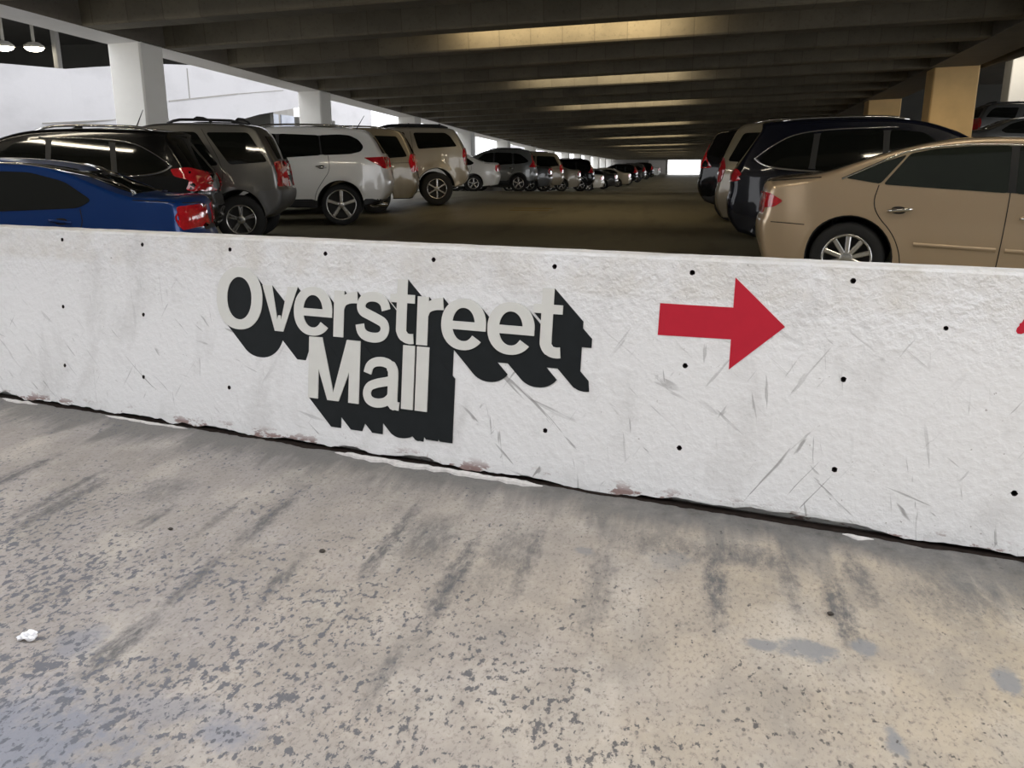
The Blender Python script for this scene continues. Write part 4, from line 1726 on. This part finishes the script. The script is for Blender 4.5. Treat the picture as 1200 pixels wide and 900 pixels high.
# ---- side-view outlines, measured from the rear axle
SEDAN = dict(
    W=1.86, wb=2.78, belt=0.99, sill=0.20, tire=0.335, rim=0.222, arch=0.385, tumble=0.46, spokes=10, rim_style='thin', bow_r=0.20, taper_r=0.09,
    top=[(-0.88, 0.24), (-0.93, 0.36), (-.97, 0.5), (-.98, 0.64), (-0.945, 0.7), (-0.94, 0.9), (-0.91, 0.975), (-.83, 1.005), (-.56, 1.04), (-.28, 1.085), (-.02, 1.189), (.28, 1.298), (.58, 1.376), (.88, 1.42), (1.22, 1.433), (1.65, 1.411), (2.1, 1.311), (2.55, 1.128), (2.80, 1.02), (3.2, 0.95), (3.55, 0.87), (3.76, 0.74), (3.83, 0.55), (3.80, 0.36), (3.70, 0.22)],
    windows=[[(-.09, 1.06), (.21, 1.02), (.40, 1.281), (.22, 1.211)], [(.235, 1.015), (.425, 1.289), (.62, 1.333), (.90, 1.363), (1.20, 1.372), (1.22, 0.98)], [(1.28, 0.977), (1.26, 1.372), (1.55, 1.359), (1.82, 1.298), (2.22, 1.102), (2.34, 0.98)]],
    pillars=[[(1.20, 0.985), (1.30, 0.982), (1.28, 1.368), (1.18, 1.368)]], win_r=.03, glass='glass_green',
    seams=[[(.20, 1.01), (.17, .86), (.22, .74), (.36, .60), (.44, .44), (.47, .27)], [(1.235, 1.36), (1.24, .98), (1.235, .6), (1.22, .25)], [(2.40, .96), (2.42, .7), (2.36, .25)], [(.47, .275), (1.22, .255), (2.36, .25)], [(-.72, .63), (-.40, .625)], [(-1.02, .98), (-.70, 1.015), (-.30, 1.06)]],
    mold=[([(.55, .505), (1.20, .50)], .035), ([(1.27, .498), (2.33, .485)], .035)],
    chrome=[([(-.12, 1.05), (.18, 1.202), (.36, 1.298), (.62, 1.354), (1.0, 1.385), (1.5, 1.372), (1.85, 1.302)], .018)],
    handles=[(.40, .80), (1.44, .785)],
    tail=[dict(side=[(-1.0, .735), (-.70, .77), (-.62, .83), (-.76, .90), (-1.0, .905)], rear=[(.45, .72), (.78, .70), (.80, .89), (.48, .90)])],
    nose=(3.7, .68), mirror=(2.25, .98), rear_glass=[(-.58, 1.13), (.58, 1.13), (.50, 1.31), (-.50, 1.31)], front_glass=[(-.64, 1.06), (.64, 1.06), (.54, 1.32), (-.54, 1.32)], plate_z=.80)

COMPACT = dict(SEDAN, W=1.78, wb=2.62, belt=.96, tire=.315, rim=.20, arch=.36, spokes=5, rim_style='thin', glass='glass', bow_r=.20,
    top=[(-.92, .24), (-.98, .36), (-1.03, .50), (-1.04, .64), (-1.00, .72), (-1.0, .90), (-.97, 1.01), (-.88, 1.055), (-.62, 1.065), (-.38, 1.08), (-.10, 1.19), (.20, 1.32), (.50, 1.405), (.85, 1.445), (1.25, 1.45), (1.6, 1.41), (2.0, 1.28), (2.45, 1.07), (2.68, .98), (3.05, .90), (3.35, .80), (3.50, .66), (3.54, .5), (3.50, .34), (3.42, .22)],
    pillars=[[(.93, .965), (1.05, .962), (1.04, 1.345), (.94, 1.345)]], win_r=.06, windows=[[(-.04, 1.06), (.10, .985), (.95, .955), (.96, 1.35), (.55, 1.335), (.22, 1.245)], [(1.03, .95), (1.02, 1.352), (1.40, 1.325), (1.66, 1.24), (2.15, 1.0), (2.2, .95)]], 
    seams=[[(.08, .98), (.06, .80), (.25, .62), (.38, .44), (.42, .25)], [(.99, 1.36), (.99, .95), (.99, .24)], [(-.98, 1.01), (-.70, 1.04), (-.42, 1.06)]],
    mold=[], chrome=[([(-.40, 1.105), (-.12, 1.225), (.20, 1.345), (.55, 1.42), (1.1, 1.43), (1.5, 1.40)], .016)],
    handles=[(.28, .86), (1.18, .85)], chrome_handles=False,
    tail=[dict(side=[(-1.06, .75), (-.84, .77), (-.80, .88), (-.86, .99), (-1.04, 1.0)], rear=[(.46, .76), (.76, .75), (.76, .99), (.52, .99)])],
    mirror=(2.05, .96), nose=(3.4, .66), rear_glass=[(-.55, 1.12), (.55, 1.12), (.48, 1.34), (-.48, 1.34)], front_glass=[(-.62, 1.02), (.62, 1.02), (.52, 1.33), (-.52, 1.33)])

PATHFINDER = dict(
    W=1.96, wb=2.90, belt=1.17, sill=.33, tire=.375, rim=.275, arch=.43, tumble=.40, spokes=5, rim_style='broad', bow_r=.18, taper_r=.10, round=.10,
    top=[(-.80, .40), (-.90, .50), (-.98, .62), (-1.0, .78), (-.97, .90), (-.95, 1.00), (-.92, 1.18), (-.82, 1.33), (-.70, 1.52), (-.58, 1.66), (-.45, 1.705), (-.10, 1.735), (.5, 1.755), (1.1, 1.755), (1.6, 1.72), (1.95, 1.60), (2.4, 1.33), (2.75, 1.16), (3.2, 1.10), (3.6, 1.02), (3.85, .88), (3.92, .66), (3.90, .46), (3.80, .36)],
    windows=[[(-.45, 1.42), (-.40, 1.33), (-.20, 1.285), (.30, 1.265), (.34, 1.62), (.0, 1.635), (-.20, 1.62), (-.36, 1.54)], [(.33, 1.264), (1.08, 1.215), (1.06, 1.645), (.36, 1.62)], [(1.14, 1.212), (2.15, 1.16), (2.0, 1.36), (1.72, 1.56), (1.50, 1.625), (1.12, 1.645)]], 
    pillars=[[(.28, 1.275), (.38, 1.27), (.40, 1.615), (.30, 1.618)], [(1.04, 1.23), (1.18, 1.222), (1.16, 1.64), (1.02, 1.64)]],
    seams=[[(.20, 1.26), (.17, 1.0), (.32, .80), (.45, .60), (.48, .42)], [(1.10, 1.21), (1.11, .4)], [(.48, .42), (2.2, .40)]],
    chrome=[], handles=[(.34, 1.06), (1.30, 1.04)], rail=(-.25, 1.6, .045), rail_mat='chrome', rail_y=.64,
    tail=[dict(side=[(-1.02, 1.03), (-.80, 1.04), (-.62, 1.13), (-.44, 1.225), (-.70, 1.235), (-.98, 1.23)], it=0, rear=[(.60, 1.02), (.86, 1.03), (.84, 1.24), (.66, 1.24)])],
    clad=lambda x, z: z < .47 and (x < -.36 or .36 < x < 2.5), nose=(3.8, .82), mirror=(2.25, 1.16),
    rear_glass=[(-.62, 1.30), (.62, 1.30), (.54, 1.60), (-.54, 1.60)], front_glass=[(-.66, 1.22), (.66, 1.22), (.56, 1.64), (-.56, 1.64)], plate_z=.92, exhaust=(-.86, .5, .36), antenna=(-.3, .16))

BOXSUV = dict(
    W=1.90, wb=2.88, belt=1.28, sill=.42, tire=.385, rim=.235, arch=.47, tumble=.30, spokes=6, rim_style='thin', bow_r=.10, taper_r=.05, round=.065, flare=.03,
    top=[(-.66, .46), (-.76, .52), (-.83, .62), (-.84, .82), (-.79, .88), (-.78, 1.25), (-.70, 1.36), (-.60, 1.55), (-.50, 1.70), (-.40, 1.755), (-.10, 1.775), (.6, 1.785), (1.2, 1.775), (1.6, 1.74), (1.95, 1.62), (2.25, 1.42), (2.5, 1.28), (2.9, 1.20), (3.4, 1.15), (3.65, 1.02), (3.72, .80), (3.74, .60), (3.66, .46)],
    windows=[[(-.50, 1.36), (.42, 1.30), (.53, 1.67), (-.22, 1.67), (-.34, 1.59)], [(.66, 1.29), (1.50, 1.26), (1.44, 1.68), (.74, 1.68)], [(1.56, 1.258), (2.25, 1.24), (1.92, 1.53), (1.76, 1.66), (1.50, 1.68)]], 
    seams=[[(.60, 1.70), (.54, 1.28), (.53, .95), (.60, .70), (.60, .45)], [(1.53, 1.70), (1.53, .45)]],
    chrome=[], handles=[(.75, 1.10), (1.70, 1.09)], chrome_handles=False, rail=(-.30, 1.3, .05), rail_r=.034, rail_y=.64, crossbars=(-.12, .62),
    tail=[dict(side=[(-.86, .94), (-.68, .93), (-.62, 1.16), (-.64, 1.33), (-.80, 1.33)], it=0, rear=[(.70, .93), (.86, .93), (.84, 1.33), (.74, 1.33)])],
    clad=lambda x, z: False, nose=(3.6, .92), mirror=(2.25, 1.26),
    rear_glass=[(-.66, 1.36), (.66, 1.36), (.58, 1.66), (-.58, 1.66)], front_glass=[(-.66, 1.32), (.66, 1.32), (.60, 1.68), (-.60, 1.68)], plate_z=1.0)

MIDSUV = dict(BOXSUV, rail_r=.02, W=1.86, wb=2.72, belt=1.15, sill=.38, tire=.36, rim=.220, arch=.43, spokes=5, rim_style='split', flare=.02, bow_r=.12,
    top=[(-.54, .46), (-.64, .52), (-.71, .62), (-.73, .78), (-.68, .84), (-.67, .95), (-.64, 1.16), (-.56, 1.30), (-.43, 1.52), (-.33, 1.66), (-.22, 1.715), (.2, 1.735), (.9, 1.745), (1.3, 1.71), (1.65, 1.56), (1.98, 1.34), (2.25, 1.20), (2.7, 1.12), (3.15, 1.06), (3.42, .94), (3.50, .74), (3.50, .54), (3.42, .42)],
    windows=[[(-.44, 1.20), (.10, 1.16), (.42, 1.62), (-.18, 1.62)], [(.26, 1.15), (.95, 1.13), (.92, 1.63), (.56, 1.625)], [(1.02, 1.128), (1.78, 1.10), (1.50, 1.42), (1.30, 1.60), (1.0, 1.63)]], 
    pillars=[], seams=[[(.48, 1.67), (.20, 1.14), (.22, .90), (.42, .70), (.46, .42)], [(.985, 1.66), (.985, .42)]], handles=[(.36, 1.0), (1.16, .98)],
    crossbars=(.0, .6), rail=(-.1, 1.0, .05),
    tail=[dict(side=[(-.80, .84), (-.64, .83), (-.57, 1.0), (-.52, 1.20), (-.62, 1.22), (-.74, 1.18)], it=0, rear=[(.68, .84), (.86, .84), (.80, 1.18), (.70, 1.20)])],
    clad=lambda x, z: z < .62 or (z < .80 and x < -.30), clad_mat='grey_clad', nose=(3.4, .86), mirror=(1.85, 1.12),
    rear_glass=[(-.60, 1.24), (.60, 1.24), (.54, 1.58), (-.54, 1.58)], front_glass=[(-.62, 1.2), (.62, 1.2), (.54, 1.6), (-.54, 1.6)], plate_z=.95)

CROSSOVER = dict(
    W=1.86, wb=2.68, belt=1.06, sill=.30, tire=.355, rim=.225, arch=.41, tumble=.46, spokes=5, rim_style='split', bow_r=.17, taper_r=.09, round=.09, flare=.015, 
    top=[(-.72, .36), (-.82, .46), (-.88, .58), (-.89, .74), (-.85, .86), (-.86, 1.0), (-.80, 1.12), (-.66, 1.30), (-.52, 1.48), (-.44, 1.58), (-.50, 1.635), (-.30, 1.655), (.2, 1.675), (.9, 1.68), (1.35, 1.64), (1.75, 1.50), (2.15, 1.27), (2.45, 1.10), (2.9, 1.02), (3.25, .93), (3.45, .80), (3.50, .60), (3.48, .44), (3.40, .34)],
    windows=[[(-.42, 1.21), (-.22, 1.145), (.18, 1.11), (.20, 1.54), (-.08, 1.49), (-.32, 1.32)], [(.25, 1.105), (.98, 1.07), (.95, 1.565), (.27, 1.545)], [(1.04, 1.065), (1.95, 1.03), (1.62, 1.34), (1.38, 1.52), (1.02, 1.565)]], 
    pillars=[[(.14, 1.13), (.27, 1.12), (.29, 1.53), (.16, 1.515)], [(.94, 1.085), (1.07, 1.08), (1.05, 1.55), (.92, 1.55)]], seams=[[(.22, 1.10), (.16, .95), (.32, .72), (.43, .55), (.46, .34)], [(1.01, 1.07), (1.0, .34)]],
    chrome=[([(-.46, 1.24), (-.36, 1.165), (-.15, 1.12), (.5, 1.08), (1.9, 1.015)], .022), ([(-.46, 1.24), (-.25, 1.40), (-.02, 1.525), (.4, 1.575), (1.1, 1.585)], .014)],
    handles=[(.34, .95), (1.20, .92)], rail=(-.22, 1.2, .04), rail_mat='chrome', rail_y=.62, glass='glass',
    tail=[dict(side=[(-.90, .96), (-.70, .97), (-.60, 1.06), (-.66, 1.12), (-.86, 1.10)], rear=[(.42, .97), (.84, .97), (.80, 1.10), (.46, 1.08)])],
    nose=(3.4, .74), mirror=(1.95, 1.04), rear_glass=[(-.60, 1.16), (.60, 1.16), (.52, 1.52), (-.52, 1.52)], front_glass=[(-.64, 1.12), (.64, 1.12), (.54, 1.56), (-.54, 1.56)], plate_z=.80, shark=.0)

MINIVAN = dict(CROSSOVER, W=1.96, wb=3.0, belt=1.08, tire=.34, rim=.21, arch=.40, tumble=.36, spokes=5, rim_style='thin', bow_r=.14,
    top=[(-.84, .30), (-.94, .42), (-.99, .55), (-1.0, .72), (-.96, .84), (-.97, 1.0), (-.92, 1.16), (-.82, 1.38), (-.70, 1.60), (-.60, 1.695), (-.45, 1.735), (.2, 1.765), (1.2, 1.765), (1.8, 1.70), (2.3, 1.48), (2.75, 1.22), (3.05, 1.06), (3.5, .95), (3.85, .80), (3.92, .58), (3.88, .40), (3.8, .30)],
    windows=[[(-.72, 1.18), (.30, 1.10), (.32, 1.62), (-.50, 1.60)], [(.38, 1.095), (1.40, 1.06), (1.38, 1.65), (.40, 1.625)], [(1.48, 1.055), (2.45, 1.04), (2.1, 1.38), (1.85, 1.58), (1.46, 1.65)]],
    chrome=[], seams=[[(.35, 1.68), (.35, .60), (.42, .32)], [(1.44, 1.68), (1.44, .3)], [(-.88, 1.06), (.35, 1.03)]], handles=[(1.30, .98), (1.56, .97)], chrome_handles=False, rail=(-.3, 1.6, .04), rail_mat='chrome',
    tail=[dict(side=[(-1.0, .86), (-.80, .86), (-.74, 1.08), (-.78, 1.24), (-.96, 1.22)], it=0)],
    nose=(3.8, .74), mirror=(2.45, 1.06), rear_glass=[(-.66, 1.2), (.66, 1.2), (.58, 1.60), (-.58, 1.60)], front_glass=[(-.7, 1.16), (.7, 1.16), (.6, 1.62), (-.6, 1.62)], plate_z=.86)
SMALLSUV = dict(CROSSOVER, W=1.82, wb=2.62, belt=1.08, clad=lambda x, z: z < .46, clad_mat='black_trim', chrome=[], rail_mat='black_trim', tumble=.38,
    top=[(-.66, .36), (-.76, .46), (-.82, .58), (-.83, .74), (-.79, .86), (-.78, 1.02), (-.72, 1.18), (-.62, 1.38), (-.52, 1.55), (-.44, 1.625), (-.25, 1.655), (.2, 1.68), (.9, 1.68), (1.3, 1.63), (1.7, 1.47), (2.1, 1.24), (2.4, 1.10), (2.85, 1.02), (3.2, .94), (3.4, .80), (3.45, .60), (3.42, .44), (3.34, .34)],
    tail=[dict(side=[(-.84, .98), (-.70, .98), (-.62, 1.16), (-.52, 1.42), (-.56, 1.46), (-.70, 1.24)], it=0, rear=[(.70, .98), (.84, .98), (.78, 1.2), (.72, 1.4)])])

LEFT_ROW = 'cars parked in the row on the open side'
RIGHT_ROW = 'cars parked in the row by the tan piers'


TH = math.radians(19)


def park(t, x, y, heading, pitch_=0.0):
    """put the rear axle centre at (x, y) on the deck"""
    t.location = (x, y, fzx(x, y))
    t.rotation_euler = (0, pitch_, heading)
    return t


# left row faces away from the lane (-x): heading pi; right row faces +x: heading 0
park(make_car('sedan', COMPACT, 'blue', 'shiny blue sedan at the near end of the row, just behind the white wall', group=LEFT_ROW), -6.16, 8.55, PI + TH)
park(make_car('suv', dict(CROSSOVER, wb=2.74, antenna=(.15, .12), shark=.9, tail=[dict(side=[(-.92, .90), (-.76, .92), (-.70, 1.05), (-.48, 1.11), (-.44, 1.20), (-.64, 1.22), (-.84, 1.13)], rear=[(.50, .96), (.84, .92), (.80, 1.14), (.56, 1.10)])]), 'black', 'black crossover with red tail lamp between the blue sedan and gunmetal SUV', group=LEFT_ROW), -7.13, 10.75, PI + TH)
park(make_car('suv', MIDSUV, 'gunmetal', 'dark gunmetal SUV with a trapezoid rear side window and grey bumper', group=LEFT_ROW), -6.83, 12.83, PI + TH)
park(make_car('suv', PATHFINDER, 'silver', 'large silver SUV with long black side windows and five-spoke alloys', group=LEFT_ROW), -6.59, 16.17, PI + TH)
park(make_car('minivan', dict(MINIVAN, rail=(-.3, 1.5, .03)), 'tan', 'tan minivan mostly hidden behind the big silver SUV', group=LEFT_ROW), -6.87, 18.73, PI + TH)
park(make_car('suv', BOXSUV, 'champagne', 'boxy champagne SUV with black roof rack and tall red tail lamp', group=LEFT_ROW), -6.15, 21.04, PI + TH)
park(make_car('sedan', dict(COMPACT, glass='glass'), 'silver', 'pale silver sedan parked just past the boxy champagne SUV', group=LEFT_ROW), -8.08, 33.07, PI + TH * 0.6)
park(make_car('suv', SMALLSUV, 'greygreen', 'grey green small SUV behind the pale silver sedan', group=LEFT_ROW), -6.91, 36.0, PI + TH * 0.6)
park(make_car('minivan', MINIVAN, 'tan', 'far tan minivan between the grey green SUV and a black SUV', group=LEFT_ROW), -6.70, 41.2, PI + TH * 0.5)
park(make_car('suv', SMALLSUV, 'black', 'far black SUV past the far tan minivan', group=LEFT_ROW), -5.74, 47.6, PI + TH * 0.5)
park(make_car('sedan', SEDAN, 'gold', 'gold beige sedan with ten-spoke alloy just behind the wall by the arrow', group=RIGHT_ROW), 1.694, 9.30, math.radians(-14), math.radians(1.6))
park(make_car('suv', dict(CROSSOVER, wb=2.74, rail=(-.22, 1.2, .018)), 'navy', 'glossy blue-black crossover with chrome window line behind the gold sedan', group=RIGHT_ROW), 1.44, 11.75, math.radians(-14))
park(make_car('minivan', dict(MINIVAN, rail=(-.4, 1.6, .03)), 'tan', 'tan minivan with a pale rear edge beyond the blue-black crossover', group=RIGHT_ROW), 1.52, 14.87, math.radians(-14))
park(make_car('suv', SMALLSUV, 'black', 'black SUV farthest along the row by the tan piers', group=RIGHT_ROW), 1.08, 17.92, math.radians(-14))
# far end of the lane
byname = {}
for o in COL.objects:
    if o.parent is None and 'category' in o:
        byname[o['label']] = o


def again(lab, newlab, x, y, heading, color=None):
    c = copy_tree(byname[lab])
    c['label'] = newlab
    c['group'] = LEFT_ROW
    park(c, x, y, heading)
    if color:
        for ch in c.children:
            if ch.name.startswith('body'):
                me = ch.data.copy()
                me.materials[0] = PAINTS[color]
                ch.data = me
    return c


SED = 'pale silver sedan parked just past the boxy champagne SUV'
SUVG = 'grey green small SUV behind the pale silver sedan'
SUVB = 'far black SUV past the far tan minivan'
again(SED, 'far grey sedan between the grey green small SUV and far tan minivan', -6.9, 38.7, PI + TH * 0.5, 'dkgrey')
again(SED, 'far champagne sedan between the far tan minivan and far black SUV', -6.3, 44.4, PI + TH * 0.5, 'champagne')
again(SED, 'tiny pale silver sedan first past the far black SUV', -6.6, 60.5, PI, 'silver')
again(SED, 'tiny dark sedan second past the far black SUV', -6.0, 65.0, PI, 'dkgrey')
again(SED, 'tiny champagne sedan third past the far black SUV', -5.35, 70.0, PI, 'champagne')
again(SUVB, 'tiny black SUV fourth past the far black SUV', -4.95, 76.0, PI)
again(SUVG, 'tiny dark grey SUV fifth past the far black SUV', -4.6, 84.0, PI, 'dkgrey')
again(SUVB, 'tiny black SUV second from the bright exit', -4.3, 95.0, PI)
again(SED, 'tiny silver sedan nearest the bright exit', -4.2, 106.0, PI, 'silver')
# higher deck on the right
g = 'cars on the higher deck beyond the piers'
c = make_car('sedan', dict(COMPACT, glass='glass'), 'dkgrey', 'dark sedan on the higher deck between the tan pier and right edge', group=g)
c.location = (9.05, 29.4, 1.42)
c.rotation_euler = (0, 0, 0)
c = make_car('suv', BOXSUV, 'dkgrey', 'dark SUV with roof rack behind the dark sedan on the higher deck', group=g)
c.location = (10.6, 34.6, 1.73)

# ------------------------------------------------------------------ daylight
w = bpy.data.worlds.new('sky')
scene.world = w
w.use_nodes = True
nt = w.node_tree
bg = nt.nodes['Background']
bg.inputs['Color'].default_value = (0.955, 0.965, 1.0, 1)
bg.inputs['Strength'].default_value = 2.9

scene.view_settings.view_transform = 'Standard'
scene.view_settings.look = 'None'
scene.view_settings.gamma = 1.0
scene.view_settings.use_curve_mapping = False
scene.view_settings.exposure = 0.0
scene.cycles.use_denoising = True
scene.cycles.max_bounces = 8
scene.cycles.diffuse_bounces = 5
